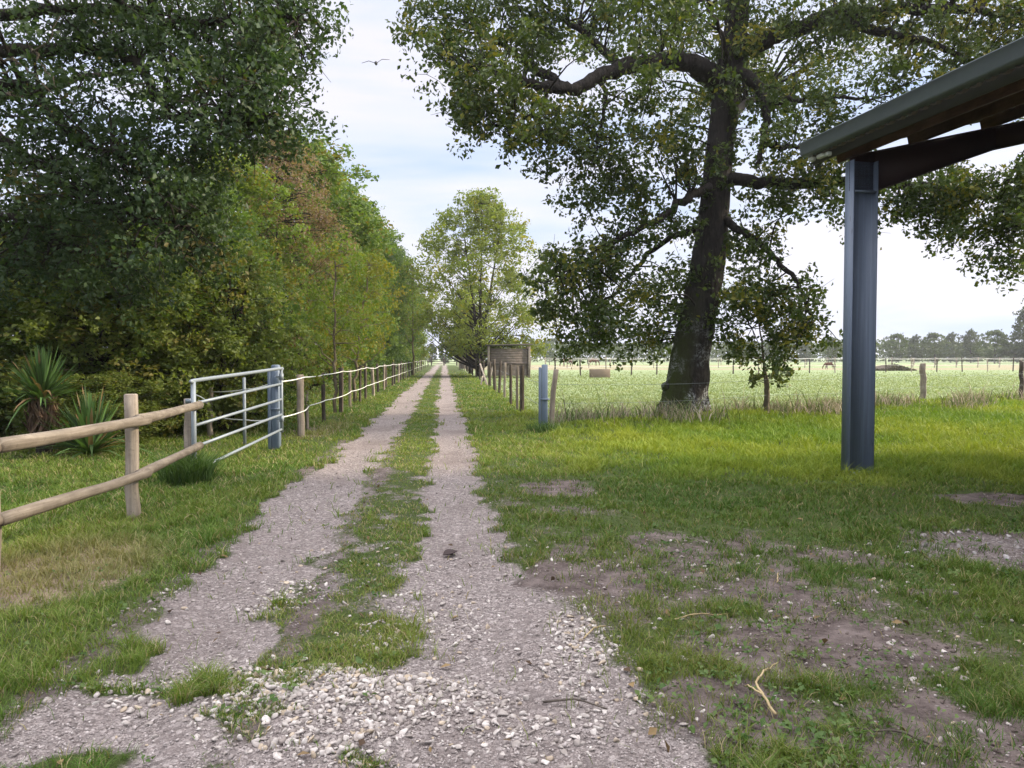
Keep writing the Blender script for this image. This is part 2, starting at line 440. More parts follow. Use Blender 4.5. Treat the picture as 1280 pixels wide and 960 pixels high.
# ------------------------------------------------------------------ grass
def blades(px, py, h, w, col, bend, name, label, cat, mat, kind='stuff'):
    n = len(px)
    a = rng.random(n) * 2 * np.pi
    dx, dy = np.cos(a), np.sin(a)
    lean = rng.random(n) * 2 * np.pi
    lx, ly = np.cos(lean) * bend * h, np.sin(lean) * bend * h
    z0 = hgt(px, py) - .005
    v = np.zeros((n, 5, 3))
    for i, (t, ww) in enumerate(((0, 1), (0, -1), (.55, -.8), (.55, .8), (1, 0))):
        v[:, i, 0] = px + dx * w * ww / 2 + lx * t * t
        v[:, i, 1] = py + dy * w * ww / 2 + ly * t * t
        v[:, i, 2] = z0 + h * t * (1 - .35 * bend * t)
    b = np.arange(n)[:, None] * 5
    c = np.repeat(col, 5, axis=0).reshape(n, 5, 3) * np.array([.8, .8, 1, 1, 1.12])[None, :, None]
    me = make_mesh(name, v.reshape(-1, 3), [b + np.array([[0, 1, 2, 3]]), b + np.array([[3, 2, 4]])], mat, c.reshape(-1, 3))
    o = link(name, me); tag(o, label, cat, kind=kind); return o

def sample_view(n, y0, y1, p, pad=.9):
    u = rng.random(n); e = 1 - p
    y = (y0 ** e + u * (y1 ** e - y0 ** e)) ** (1 / e)
    x = (rng.random(n) * 2 - 1) * (.70 * y + pad)
    return x, y
def lerp3(a, b, t): return np.asarray(a)[None] * (1 - t[:, None]) + np.asarray(b)[None] * t[:, None]

gxx, gyy = sample_view(1000000, 2.5, 95, 1.22)
g, d, past, straw, rel = masks(gxx, gyy)
patch = fbm(gxx * 2.2, gyy * 2.2, 51); tuft = fbm(gxx * 9, gyy * 9, 61, 2); big = fbm(gxx * .5, gyy * .5, 71)
dens = (1 - .97 * sstep(.05, .88, g)) ** 1.6 * (1 - .95 * sstep(.2, .85, d)) * (.35 + 1.1 * sstep(.3, .6, patch)) * (.5 + .8 * sstep(.35, .6, tuft))
worn = (rel > .4) * (1 - sstep(7.5, 9.5, gyy))
dens = dens * (1 - .35 * worn) * np.where((gyy < 3.75) & (np.abs(rel + .9) < 1.1), .6, 1) + .05 * (g < .95) * sstep(.55, .7, tuft) * (1 - past)
strip = (rel > -1) & (rel < -.2)
dens = dens * np.where(strip & (gyy < 9) & (gyy > 3.7), .85, 1)
dens = dens * (1 - .6 * straw) * (1 - .45 * past) * (1 - .97 * sstep(38, 92, gyy))
keep = rng.random(len(gxx)) < dens
gxx, gyy, g, d, past, straw, rel, patch, big, tuft, worn, strip = [q[keep] for q in (gxx, gyy, g, d, past, straw, rel, patch, big, tuft, worn, strip)]
n = len(gxx); r1, r2 = rng.random(n), rng.random(n)
lush = sstep(1.4, 3.2, rel + (patch - .5) * 2.5) * sstep(8.0, 10.5, gyy + (big - .5) * 3) * (1 - past)
h = (.035 + .05 * r1) * (.6 + .9 * patch)
h = h * (1 + .75 * lush) * np.where(worn > 0, .8, 1) * np.where(strip, .55, 1) * np.where(past > .5, 1.15, 1)
h = h * (1 + np.where(strip, .3, .8) * sstep(.6, .75, tuft))
wd = np.maximum(.0038, .00105 * gyy) * (.7 + .6 * r2)
t = np.clip(big * 2.0 - .65 + (patch - .5) * .8 + (r2 - .5) * .7, 0, 1)
col = lerp3((.080, .155, .022), (.185, .235, .042), t)
col = np.where((rng.random(n) < .15 + .15 * (strip & (gyy < 12)))[:, None], lerp3((.20, .17, .08), (.36, .30, .16), r1), col)
col = col * np.where(worn > 0, .8, 1)[:, None]
pc = lerp3((.145, .20, .062), (.295, .335, .185), np.clip(patch * 2.4 - .75 + (r1 - .5) * .5, 0, 1))
col = col * (1 - past[:, None]) + pc * past[:, None]
lc = lerp3((.13, .215, .020), (.275, .315, .036), t)
col = col * (1 - lush[:, None]) + lc * lush[:, None]
col = col * (1 - .6 * straw[:, None]) + np.array([.30, .24, .13]) * .6 * straw[:, None]
blades(gxx, gyy, h, wd, col, .35 + .7 * rng.random(n), 'grass', 'short green grass covering verges, middle strip and field edge', 'grass', M['grass'])

# tall dry weeds and seed stems along the pasture edge
n = 8500
lx = rng.uniform(.8, 20, n) ** 1.0; lx = lx[lx < 21]; n = len(lx)
ly = 15.9 + .60 * (lx - .67) + rng.normal(0, .55, n) + .5 * np.sin(lx * 1.3)
q = fbm(lx * 1.1, ly * 1.1, 81); keep = rng.random(n) < sstep(.42, .62, q); lx, ly, q = lx[keep], ly[keep], q[keep]; n = len(lx)
hh = (.14 + .42 * rng.random(n) ** 1.6) * (.5 + q); tall = rng.random(n) < .035; hh[tall] *= 2.0
t = rng.random(n)
col = lerp3((.28, .22, .16), (.48, .40, .31), t); gsel = rng.random(n) < .48
col[gsel] = lerp3((.08, .13, .03), (.16, .20, .06), t[gsel])
blades(lx, ly, hh, .012 + .014 * rng.random(n), col, .25 + .6 * rng.random(n), 'tall_weeds', 'dry tan weeds and rank grass along the pasture edge', 'weeds', M['dry'])

# tuft of long grass round the foot of the gate and posts
def tuft_at(cx, cy, r, n, hgt_, label, c1=(.05, .11, .022), c2=(.11, .17, .05)):
    a = rng.random(n) * 6.283; rr = r * np.sqrt(rng.random(n))
    col = lerp3(c1, c2, rng.random(n))
    return blades(cx + rr * np.cos(a), cy + rr * np.sin(a), hgt_ * (.5 + .5 * rng.random(n)), .008 + .006 * rng.random(n), col,
                  .4 + .6 * rng.random(n), 'grass_tuft', label, 'grass', M['grass'], None)
tuft_at(-3.86, 9.0, .28, 900, .55, 'long grass tuft around the swinging end of the metal gate')
tuft_at(.62, 15.3, .32, 300, .40, 'long grass tuft at the foot of the right blue gate post')

# broad-leaved weeds among the worn grass
def leaf_quads(c, size, up=.4, asp=.55, droop=.0, fold=.12, axis=None, nb=None):
    n = len(c)
    a = rng.normal(size=(n, 3)) if axis is None else axis + rng.normal(0, .5, (n, 3))
    a[:, 2] -= droop; a /= np.linalg.norm(a, axis=1)[:, None]
    nn = rng.normal(size=(n, 3)); nn[:, 2] += up * 2
    if nb is not None: nn += nb
    b = np.cross(nn, a); b /= np.linalg.norm(b, axis=1)[:, None] + 1e-9
    nn = np.cross(a, b)
    s = np.asarray(size)[:, None]
    v = np.stack([c - a * s * .5, c + b * s * asp * .5 + a * s * .06 + nn * s * fold, c + a * s * .5, c - b * s * asp * .5 + a * s * .06 + nn * s * fold], 1)
    return v
def leaf_mesh(name, c, size, col, mat, **kw):
    n = len(c); v = leaf_quads(c, size, **kw)
    b = np.arange(n)[:, None] * 4
    f = np.concatenate([b + np.array([[0, 1, 2]]), b + np.array([[0, 2, 3]])])
    return make_mesh(name, v.reshape(-1, 3), [f], mat, np.repeat(col, 4, axis=0))
wx, wy = sample_view(16000, 2.6, 14, 1.05)
g, d, past, straw, rel = masks(wx, wy); q = fbm(wx * 1.7, wy * 1.7, 91)
keep = (rng.random(len(wx)) < np.clip(q * 2.2 - .85, 0, 1) * (1 - g) * .6) & (np.abs(rel - 2) < 6) & (rel > -3.5) & ((rel > .3) | (rng.random(len(wx)) < .4))
wx, wy = wx[keep], wy[keep]; n = len(wx)
ctr = np.repeat(np.stack([wx, wy, hgt(wx, wy) + .02], -1), 5, axis=0)
ang = rng.random(5 * n) * 6.283; rad = .015 + .03 * rng.random(5 * n)
ax_ = np.stack([np.cos(ang), np.sin(ang), .35 * np.ones(5 * n)], -1)
ctr = ctr + ax_ * rad[:, None]
sz = np.repeat(.016 + .022 * rng.random(n), 5) * (.7 + .6 * rng.random(5 * n))
col = np.repeat(lerp3((.045, .095, .018), (.11, .16, .045), rng.random(n)), 5, axis=0)
link('ground_weeds', leaf_mesh('ground_weeds', ctr, sz, col, M['grass'], up=1.2, asp=.6, axis=ax_))
tag(bpy.data.objects['ground_weeds'], 'small broad leaved weeds and clover in the worn grass', 'weeds', kind='stuff')

# ------------------------------------------------------------------ stones
def ico():
    bm = bmesh.new(); bmesh.ops.create_icosphere(bm, subdivisions=1, radius=1)
    v = np.array([x.co[:] for x in bm.verts]); f = np.array([[w.index for w in x.verts] for x in bm.faces]); bm.free(); return v, f
def ico2():
    bm = bmesh.new(); bmesh.ops.create_icosphere(bm, subdivisions=2, radius=1)
    v = np.array([x.co[:] for x in bm.verts]); f = np.array([[w.index for w in x.verts] for x in bm.faces]); bm.free(); return v, f
def rand_rot(n):
    q = rng.normal(size=(n, 4)); q /= np.linalg.norm(q, axis=1)[:, None]
    w, x, y, z = q.T
    return np.stack([np.stack([1 - 2 * (y * y + z * z), 2 * (x * y - z * w), 2 * (x * z + y * w)], -1),
                     np.stack([2 * (x * y + z * w), 1 - 2 * (x * x + z * z), 2 * (y * z - x * w)], -1),
                     np.stack([2 * (x * z - y * w), 2 * (y * z + x * w), 1 - 2 * (x * x + y * y)], -1)], 1)
def stones(px, py, size, col, name, label, base):
    n = len(px); bv, bf = base; k = len(bv)
    kd = rng.normal(size=(n, 6, 3)); kd /= np.linalg.norm(kd, axis=2)[:, :, None]
    off = .32 + .34 * rng.random((n, 6))
    v = np.tile(bv[None], (n, 1, 1))
    for j in range(6):        # chop facets for angular chips
        dd = (v * kd[:, j][:, None, :]).sum(-1) - off[:, j][:, None]
        v = v - np.clip(dd, 0, None)[:, :, None] * kd[:, j][:, None, :]
    v = v * (np.array([1, .8, .6]) * (.75 + .5 * rng.random((n, 1, 3))))
    v = np.einsum('nij,nkj->nki', rand_rot(n), v)
    v[:, :, 2] *= .75
    v = v * (size[:, None, None] * .62)
    v += np.stack([px, py, hgt(px, py) + size * .13], -1)[:, None, :]
    f = (np.arange(n)[:, None, None] * k + bf[None]).reshape(-1, 3)
    me = make_mesh(name, v.reshape(-1, 3), [f], M['stone'], np.repeat(col, k, axis=0))
    o = link(name, me); tag(o, label, 'gravel', kind='stuff'); return o
m, nt, nodes, L = new_mat('limestone_chips')
a = N(nodes, 'ShaderNodeAttribute', attribute_name='tint'); vv = coords(nt); nn = noise(nt, vv, 60, 5, .7)
finish(nt, mixc(nt, math_(nt, 'MULTIPLY_ADD', nn, 2.4, -1, True), a.outputs['Color'], (.24, .20, .175)), .9, nn, .4, .004, spec=.15)
M['stone'] = m
# the heap of coarse chips and its stray stones
n = 46000
px = rng.uniform(-2.3, 3, n); py = rng.uniform(2.45, 6.2, n)
relp = px + .0895 * py
pd = np.maximum.reduce([1.6 * ell(px, py, -.68, 3.22, .55, .36), .35 * ell(px, py, -1.35, 3.45, .5, .3), .5 * ell(px, py, .34, 3.85, .17, .7),
                        .2 * ell(px, py, -1.5, 4.85, .25, .35), .3 * ell(px, py, .05, 3.3, .5, .5) * .6, .12 * ell(px, py, -.45, 4.2, .4, .9), .045 + 0 * px])
pd[pd < .06] *= .35
pd = pd * (.35 + 1.1 * sstep(.32, .6, fbm(px * 4, py * 4, 101)))
keep = rng.random(n) < pd; px, py = px[keep], py[keep]; n = len(px)
sz = .014 + .030 * rng.random(n) ** 1.8
col = lerp3((.22, .19, .17), (.55, .505, .46), rng.random(n)); yl = rng.random(n) < .12; col[yl] = lerp3((.34, .27, .19), (.46, .38, .28), rng.random(yl.sum()))
stones(px, py, sz, col, 'coarse_gravel', 'heap of coarse pale limestone chips in the middle of the track', ico2())
px, py = sample_view(150000, 2.5, 13, 1.15)
g, d, past, straw, rel = masks(px, py)
pd = np.clip(.55 * sstep(.12, .85, g) + .07 * sstep(.35, .7, d), 0, 1) * (rel < 6) * (.25 + 1.1 * sstep(.35, .62, fbm(px * 3, py * 3, 111)))
keep = rng.random(len(px)) < pd; px, py = px[keep], py[keep]; n = len(px)
sz = .006 + .012 * rng.random(n) ** 2.2 + .0007 * py; sz[rng.random(n) < .03] *= 1.9
col = lerp3((.17, .145, .135), (.46, .41, .385), rng.random(n) ** 1.2)
stones(px, py, sz, col, 'fine_gravel', 'fine grey gravel loose in the wheel ruts', ico())
n = 260; px = rng.uniform(2.6, 5.2, n); py = rng.uniform(5.2, 7.0, n); keep = rng.random(n) < ell(px, py, 3.8, 6, .8, .6); px, py = px[keep], py[keep]; n = len(px)
stones(px, py, .015 + .05 * rng.random(n) ** 2.5, lerp3((.18, .165, .16), (.42, .40, .39), rng.random(n)), 'scattered_stones', 'grey stones scattered in the bare patch at the right', ico2())

px, py = sample_view(60000, 2.5, 10, 1.1); g, d, past, straw, rel = masks(px, py)
keep = (rng.random(len(px)) < .30 * sstep(.35, .8, d) * (1 - g) * sstep(.4, .62, fbm(px * 4, py * 4, 171))) & (rel > -3.4); px, py = px[keep], py[keep]; n = len(px)
stones(px, py, .008 + .028 * rng.random(n) ** 2.2, lerp3((.05, .037, .032), (.15, .115, .10), rng.random(n)), 'earth_clods', 'small crumbly clods on the bare trodden earth', ico())
px, py = sample_view(260, 2.6, 14, 1.1); n = len(px); lz = hgt(px, py) + .018
link('leaf_litter', leaf_mesh('leaf_litter', np.stack([px, py, lz], -1), .025 + .04 * rng.random(n), lerp3((.05, .03, .02), (.22, .15, .07), rng.random(n)), M['dry'], up=1.5, asp=.6, axis=np.stack([rng.normal(size=n), rng.normal(size=n), .1 * np.ones(n)], -1)))
tag(bpy.data.objects['leaf_litter'], 'scattered small brown fallen leaves on track and grass', 'leaves', kind='stuff')
# fallen leaf, forked twig, sticks
def curl_leaf(name, loc, rz, size, mat, label):
    nu, nv = 9, 5; v = []
    for i in range(nu):
        t = i / (nu - 1); w = math.sin(math.pi * t ** .8) * .34
        for j in range(nv):
            s = (j / (nv - 1) - .5) * 2
            v.append((t - .5, s * w, .10 + .55 * abs(s) ** 1.4 * w + .28 * (t - .4) ** 2))
    v = np.array(v) * size
    f = [[i * nv + j, i * nv + j + 1, (i + 1) * nv + j + 1, (i + 1) * nv + j] for i in range(nu - 1) for j in range(nv - 1)]
    o = link(name, make_mesh(name, v, [np.array(f)], mat, smooth=True)); o.location = loc; o.rotation_euler = (.15, -.1, rz)
    s = o.modifiers.new('thickness', 'SOLIDIFY'); s.thickness = .003
    return tag(o, label, 'leaf')
m, nt, nodes, L = new_mat('dead_leaf'); finish(nt, ramp(nodes, [(0, (.02, .012, .012)), (1, (.045, .028, .025))]).outputs[0], .7); M['dead_leaf'] = m
curl_leaf('fallen_leaf', (-.475, 5.84, hz(-.475, 5.84) + .004), R(25), .13, M['dead_leaf'], 'dark curled dead leaf lying on the right wheel rut')
def stick(name, paths, label, mat, cat='twig'):
    b = MB()
    for p, r0, r1 in paths:
        p = smooth_path(p, 4, .003); p[:, 2] += hgt(p[:, 0], p[:, 1]); b.tube(p, np.linspace(r0, r1, len(p)), 6)
    return tag(link(name, b.mesh(name, mat, True)), label, cat)
M['straw'] = wood_mat('dry_straw_twig', (.30, .22, .11), (.50, .40, .23))
stick('forked_twig', [([(1.10, 3.12, .02), (1.09, 3.24, .05), (1.10, 3.36, .06), (1.16, 3.45, .07), (1.22, 3.55, .04), (1.30, 3.66, .03)], .007, .003),
                      ([(1.095, 3.26, .05), (1.06, 3.33, .05), (1.05, 3.38, .03)], .005, .002)], 'pale forked twig lying on the bare earth', M['straw'])
for i, (u, v, ln, a, lab) in enumerate(((880, 775, .35, .3, 'thin dry stick in the worn grass beside the earth patch'), (1130, 935, .3, 2.6, 'short grey stick at the lower right on the earth'),
                              (720, 890, .28, -.25, 'dark stick across the edge of the coarse stones'), (745, 800, .22, .9, 'short brown stick beside the stones'),
                              (975, 725, .2, 1.2, 'pale straw stick standing out in the green weeds'))):
    Y = 1425 / (v - 447.5); x = (u - 640) / F * Y
    stick('stick', [([(x - ln / 2 * math.cos(a), Y - ln / 2 * math.sin(a), .012), (x, Y + .01, .03), (x + ln / 2 * math.cos(a), Y + ln / 2 * math.sin(a), .015)], .005, .003)], lab, M['dark_post'] if i in (1, 2) else M['straw'], 'stick')

# ------------------------------------------------------------------ trees
def cluster_leaves(cl, leaf, per, col_lo, col_hi, squash=.8, cvar=.45, extra=None, prob=0):
    """cl (n,4) centre+radius -> leaf centres, sizes, colours"""
    n = len(cl); k = np.maximum(4, rng.poisson(per * (cl[:, 3] / cl[:, 3].mean()) ** 2)); idx = np.repeat(np.arange(n), k); m = len(idx)
    sub = rng.normal(size=(n, 6, 3)); sub /= np.linalg.norm(sub, axis=2)[:, :, None]; sub *= (.3 + .65 * rng.random((n, 6, 1)))
    s = rng.integers(0, 6, m)
    o = sub[idx, s] + np.clip(rng.normal(0, .19, (m, 3)), -.34, .34)
    o[:, 2] *= squash
    c = cl[idx, :3] + o * cl[idx, 3:4]
    ct = rng.random((n, 6)) * .6 + .4 * rng.random(n)[:, None]
    t = np.clip(ct[idx, s] * cvar + (1 - cvar) * rng.random(m), 0, 1)
    col = lerp3(col_lo, col_hi, t)
    if extra is not None:
        sel = (rng.random(n) < prob)[idx] & (rng.random(m) < .7) | (rng.random(m) < prob * .35)
        col[sel] = lerp3(extra[0], extra[1], rng.random(sel.sum()))
    nb = .7 * o / (np.linalg.norm(o, axis=1)[:, None] + 1e-6) + .7 * (o - sub[idx, s] * [1, 1, squash]) / .25
    return c, leaf * (.5 + .95 * rng.random(m)), col, nb
def twigs(b, cl, nodes_, rads, maxr=.05, sub=2, up=.25):
    nd = np.asarray(nodes_)
    for c in cl:
        d = np.linalg.norm(nd - c[:3], axis=1) + .25 * np.clip(nd[:, 2] - c[2], 0, None)
        i = int(np.argmin(d)); p0 = nd[i]; L_ = np.linalg.norm(c[:3] - p0)
        if L_ > .12:
            mid = (p0 + c[:3]) / 2 + rng.normal(0, .10 * L_, 3) + np.array([0, 0, up * .3 * L_])
            p = smooth_path([p0, mid, c[:3]], 3)
            r0 = min(rads[i] * .6, maxr, .012 + .014 * L_); b.tube(p, np.linspace(r0, .006, len(p)), 4, False)
        for _ in range(sub):
            e = c[:3] + rng.normal(0, .45, 3) * c[3]
            b.tube([c[:3], (c[:3] + e) / 2 + rng.normal(0, .06, 3), e], [.008, .006, .003], 3, False)

def shell_points(n, fn):
    """n cluster centres from fn(rng arrays)"""
    return fn(n)

# ---- the big oak at the right
def in_px(u, v, Y, rpx, n, dY, cr=.62, dn=.9):
    """n leaf clusters spread round a point of the crown"""
    c = pix(u, v, Y); s = rpx * Y / F; n = max(2, int(round(n * dn)))
    o = rng.normal(0, .5, (n, 3)) * np.array([s, dY, s])
    return np.concatenate([c + o, (cr * (.7 + .6 * rng.random(n)))[:, None]], 1)
def build_oak():
    Y0 = 20.0
    base = pix(851, 522, Y0); base[2] = hz(base[0], base[1])
    root = thing('oak_tree', 'big leaning oak with thick lichen-spotted trunk at the pasture edge', 'tree', base)
    b = MB()
    nodes_, rads = [], []
    def limb(pp, r0, r1, n=6, jit=.03, sides=10, wob=.15, pw=1.0):
        p = smooth_path(np.array([pix(*q) for q in pp]), n, jit) - base
        t = np.linspace(0, 1, len(p)) ** pw; r = r0 + (r1 - r0) * t
        b.tube(p, r, sides, True, wob); nodes_.extend(p); rads.extend(r); return p
    # trunk with root flare
    tp = [(850, 530, 20), (853, 505, 20), (862, 450, 20), (872, 400, 20), (884, 340, 20), (893, 260, 20), (902, 160, 20), (911, 85, 20), (922, 15, 20), (930, -70, 20.2), (936, -170, 20.5), (945, -260, 20.3)]
    p = smooth_path(np.array([pix(*q) for q in tp]), 7) - base; p[0][2] -= .1
    tr = np.interp(np.linspace(0, 11, len(p)), range(12), [.80, .60, .51, .48, .45, .38, .345, .33, .28, .22, .15, .06])
    ang = np.linspace(0, 2 * np.pi, 22, endpoint=False)
    rings = []
    for i in range(len(p)):
        fl = 1 + .22 * max(0, 1 - p[i][2] / 1.2) * np.cos(5 * ang + .6) + .05 * np.cos(3 * ang + i * .15) + .03 * rng.normal(size=22)
        rings.append(np.stack([p[i][0] + tr[i] * fl * np.cos(ang), p[i][1] + tr[i] * fl * np.sin(ang), np.full(22, p[i][2])], -1))
    i = np.arange(len(p) - 1)[:, None] * 22; j = np.arange(22)[None]; k = (j + 1) % 22
    b.add(np.concatenate(rings), [np.stack([i + j, i + k, i + 22 + k, i + 22 + j], -1).reshape(-1, 4), (np.arange(22) + (len(p) - 1) * 22)[None]])
    nodes_.extend(p[18:]); rads.extend(tr[18:])
    # limbs seen in the picture
    limb([(903, 108, 20), (880, 88, 19.8), (850, 77, 19.5), (812, 78, 19.2), (775, 84, 18.9), (745, 98, 18.6), (718, 113, 18.3), (690, 108, 18), (660, 103, 17.8), (630, 92, 17.5), (600, 84, 17.2), (570, 88, 17)], .30, .05, 5, .03, 9, .25, .8)
    limb([(720, 113, 18.3), (690, 100, 18.6), (655, 75, 19), (625, 55, 19.2), (600, 40, 19.4), (570, 30, 19.6)], .13, .03)
    limb([(775, 84, 18.9), (740, 50, 19.4), (700, 20, 19.6), (660, -10, 19.8)], .12, .03)
    limb([(752, 95, 18.7), (756, 130, 18.4), (748, 165, 18.3), (742, 200, 18.2)], .06, .02)
    limb([(690, 108, 18), (672, 130, 17.8), (655, 150, 17.7), (640, 175, 17.6)], .06, .02)
    limb([(917, 62, 20), (950, 52, 20), (990, 37, 19.8), (1040, 20, 19.5), (1100, 14, 19.2), (1160, 12, 18.8), (1230, 14, 18.6), (1290, 20, 18.4)], .27, .06, 5, .03, 9, .2)
    limb([(1040, 20, 19.5), (1090, 38, 19), (1130, 45, 18.6), (1180, 60, 18.2), (1230, 90, 18)], .14, .04)
    limb([(912, 85, 20), (938, 98, 19.5), (955, 118, 19.2), (957, 150, 19), (954, 178, 19), (946, 205, 19)], .16, .06, 5, .03, 8, .3)
    limb([(954, 178, 19), (975, 185, 18.8), (995, 182, 18.6), (1030, 195, 18.4)], .08, .03)
    limb([(957, 128, 19.2), (985, 126, 18.9), (1020, 120, 18.6), (1060, 122, 18.4), (1090, 124, 18.2)], .08, .03)
    limb([(899, 222, 20), (940, 228, 19.6), (985, 230, 19.2), (1040, 228, 18.9), (1090, 228, 18.7), (1150, 232, 18.5), (1200, 240, 18.4), (1250, 250, 18.2), (1290, 262, 18)], .17, .05, 5, .03, 8, .3)
    limb([(893, 262, 20), (915, 282, 19.6), (945, 300, 19.3), (975, 330, 19), (1000, 360, 18.8), (1015, 395, 18.7)], .12, .03)
    limb([(897, 230, 20), (865, 245, 19.4), (830, 270, 19), (790, 290, 18.6), (750, 310, 18.3), (715, 335, 18)], .13, .03)
    limb([(892, 285, 20), (862, 290, 20.4), (835, 300, 20.8), (800, 330, 21), (770, 365, 21.2), (740, 390, 21.3)], .11, .03)
    limb([(884, 350, 20), (905, 365, 19.8), (925, 385, 19.6), (940, 410, 19.5)], .06, .02)
    # towards and away from the camera, and the top
    limb([(908, 110, 20), (906, 60, 18.6), (890, 10, 17), (860, -40, 16), (830, -60, 15)], .06, .02)
    limb([(900, 190, 20), (915, 150, 22), (930, 130, 24), (950, 120, 26), (960, 110, 27.5)], .18, .05)
    limb([(922, 15, 20), (880, -40, 20), (830, -80, 19.8), (770, -110, 19.6), (710, -120, 19.5)], .18, .04)
    limb([(926, -20, 20), (980, -80, 20), (1040, -120, 20), (1110, -140, 19.8)], .18, .04)
    limb([(930, -70, 20.2), (900, -130, 22), (870, -180, 23.5)], .13, .04); limb([(932, -90, 20.2), (960, -160, 18.5), (990, -210, 17.5)], .13, .04)
    A = []
    def m(u, v, Y, r, n, dY=1.2, cr=.62): A.append(in_px(u, v, Y, r, n, dY, cr))
    # left side of the crown
    for q in ((530, 18, 18.5, 34, 8), (575, 25, 18.5, 42, 14), (630, 20, 18.8, 45, 15), (690, 15, 19, 45, 15), (750, 8, 19.3, 45, 13), (820, 15, 19, 45, 10), (870, 12, 18, 45, 10),
              (560, 70, 17.3, 30, 8), (600, 80, 17.3, 38, 11), (650, 70, 18, 38, 10), (575, 115, 17, 26, 7), (610, 125, 17.3, 36, 11), (655, 140, 17.7, 36, 11), (600, 155, 17.1, 22, 4), (645, 185, 17.5, 24, 5),
              (690, 165, 18, 40, 12), (700, 205, 18, 34, 8), (730, 135, 18.4, 38, 9), (760, 180, 18.4, 44, 13), (745, 225, 18.3, 32, 7), (790, 120, 19, 38, 7), (800, 215, 18.8, 44, 13), (835, 165, 19.4, 44, 11), (850, 220, 19.6, 36, 9), (870, 120, 19.6, 30, 4),
              (720, 330, 18.1, 38, 11), (690, 350, 17.8, 26, 7), (700, 395, 18, 30, 9), (745, 375, 18.4, 44, 14), (715, 425, 18.2, 16, 4), (770, 335, 19, 40, 11), (800, 375, 20.5, 44, 13), (790, 415, 20.5, 30, 7), (835, 390, 20.5, 32, 8), (745, 415, 18.5, 22, 5), (835, 340, 20.6, 36, 6), (790, 285, 19, 30, 6), (840, 270, 19.5, 28, 6), (760, 300, 18.6, 20, 4),
              # right of the trunk
              (930, 310, 19.4, 28, 7), (950, 345, 19.2, 38, 12), (985, 375, 18.9, 34, 11), (1010, 405, 18.7, 24, 8), (950, 395, 19.3, 36, 10), (985, 425, 18.9, 22, 5), (920, 415, 19.5, 18, 3), (905, 375, 19.3, 18, 4), (935, 440, 19.4, 14, 3), (975, 455, 18.9, 13, 3),
              (945, 265, 19.3, 32, 8), (985, 255, 19, 34, 8), (1025, 240, 18.8, 34, 8), (960, 205, 19, 34, 6), (1010, 195, 18.5, 36, 8), (1050, 180, 18.4, 30, 6), (975, 150, 19, 32, 6), (1030, 140, 18.6, 32, 7), (1075, 125, 18.3, 32, 7), (985, 105, 19.4, 36, 8), (1000, 70, 19.6, 30, 3), (950, 70, 20, 34, 6), (940, 130, 20, 34, 6),
              (1085, 165, 18.2, 30, 5), (1090, 240, 18.6, 34, 8), (1135, 250, 18.5, 38, 12), (1180, 255, 18.4, 38, 12), (1150, 275, 18.4, 28, 6), (1225, 265, 18.3, 40, 13), (1265, 290, 18.1, 38, 12), (1280, 335, 18, 24, 6), (1240, 310, 18, 24, 5), (1200, 225, 18.5, 36, 9), (1260, 220, 18.3, 40, 10),
              (1120, 95, 18.5, 38, 7), (1160, 75, 18.3, 40, 10), (1210, 90, 18, 40, 11), (1260, 80, 18, 40, 10), (1080, 25, 19, 40, 10), (1130, 20, 18.9, 44, 14), (1190, 18, 18.6, 44, 15), (1250, 25, 18.4, 44, 15), (1300, 50, 18.3, 44, 12), (1020, 10, 19.4, 34, 7), (960, 15, 20, 40, 10), (910, 30, 19.4, 34, 8)):
        m(*q)
    # parts of the crown beyond the picture's edges
    for q in ((1330, 120, 18, 60, 14), (1340, 240, 18, 60, 14), (1360, 20, 18.5, 60, 14), (700, -90, 19.5, 70, 22), (800, -110, 19.8, 80, 26), (900, -150, 20, 90, 30), (1000, -130, 20, 90, 30), (1110, -100, 19.6, 80, 26), (1220, -70, 19, 70, 20), (600, -60, 19.2, 50, 14), (920, -240, 20, 80, 26), (840, -20, 15.2, 60, 14), (800, 60, 15.2, 40, 5)):
        m(*q, dY=2.2)
    for q in ((940, 100, 25.5, 60, 18), (880, 60, 24, 60, 12), (1010, 80, 25, 60, 10), (830, 20, 24, 60, 14), (1090, 40, 24, 60, 12), (740, 20, 23, 50, 10)):
        m(*q, dY=1.8, cr=.8)
    cl = np.concatenate(A); cl[:, :3] -= base
    twigs(b, cl, nodes_, rads, .05, 2)
    c, s, col, nb = cluster_leaves(cl, .118, 112, (.022, .046, .014), (.10, .135, .030), .85, .65, ((.13, .14, .02), (.19, .17, .03)), .12)
    # ivy and epicormic shoots on the trunk
    ti = rng.integers(9, len(p) - 12, 330); iv = p[ti] + np.stack([rng.normal(0, 1, 330), rng.normal(0, 1, 330), np.zeros(330)], -1) / 1.6 * tr[ti][:, None] * 1.25
    keepi = rng.random(330) < sstep(2.5, 6.5, iv[:, 2]) * .85 + .04
    ivc = np.concatenate([iv[keepi], np.full((keepi.sum(), 1), .26)], 1)
    c2, s2, col2, nb2 = cluster_leaves(ivc, .11, 40, (.03, .055, .016), (.09, .12, .04), .9)
    link('trunk', b.mesh('trunk', M['oak_bark'], True), root)
    link('crown', leaf_mesh('crown', np.concatenate([c, c2]), np.concatenate([s, s2]), np.concatenate([col, col2]), M['oak_leaf'], up=.35, asp=.62, nb=np.concatenate([nb, nb2])), root)
    kb = MB(); k0 = pix(833, 484, 19.75) - base
    kb.tube([k0 + np.array([.12, .1, -.06]), k0 + np.array([0, 0, 0]), k0 + np.array([-.06, -.03, .09])], [.15, .13, .10], 9, True, .2)
    link('branch_stub', kb.mesh('branch_stub', M['oak_bark'], True), root)
build_oak()

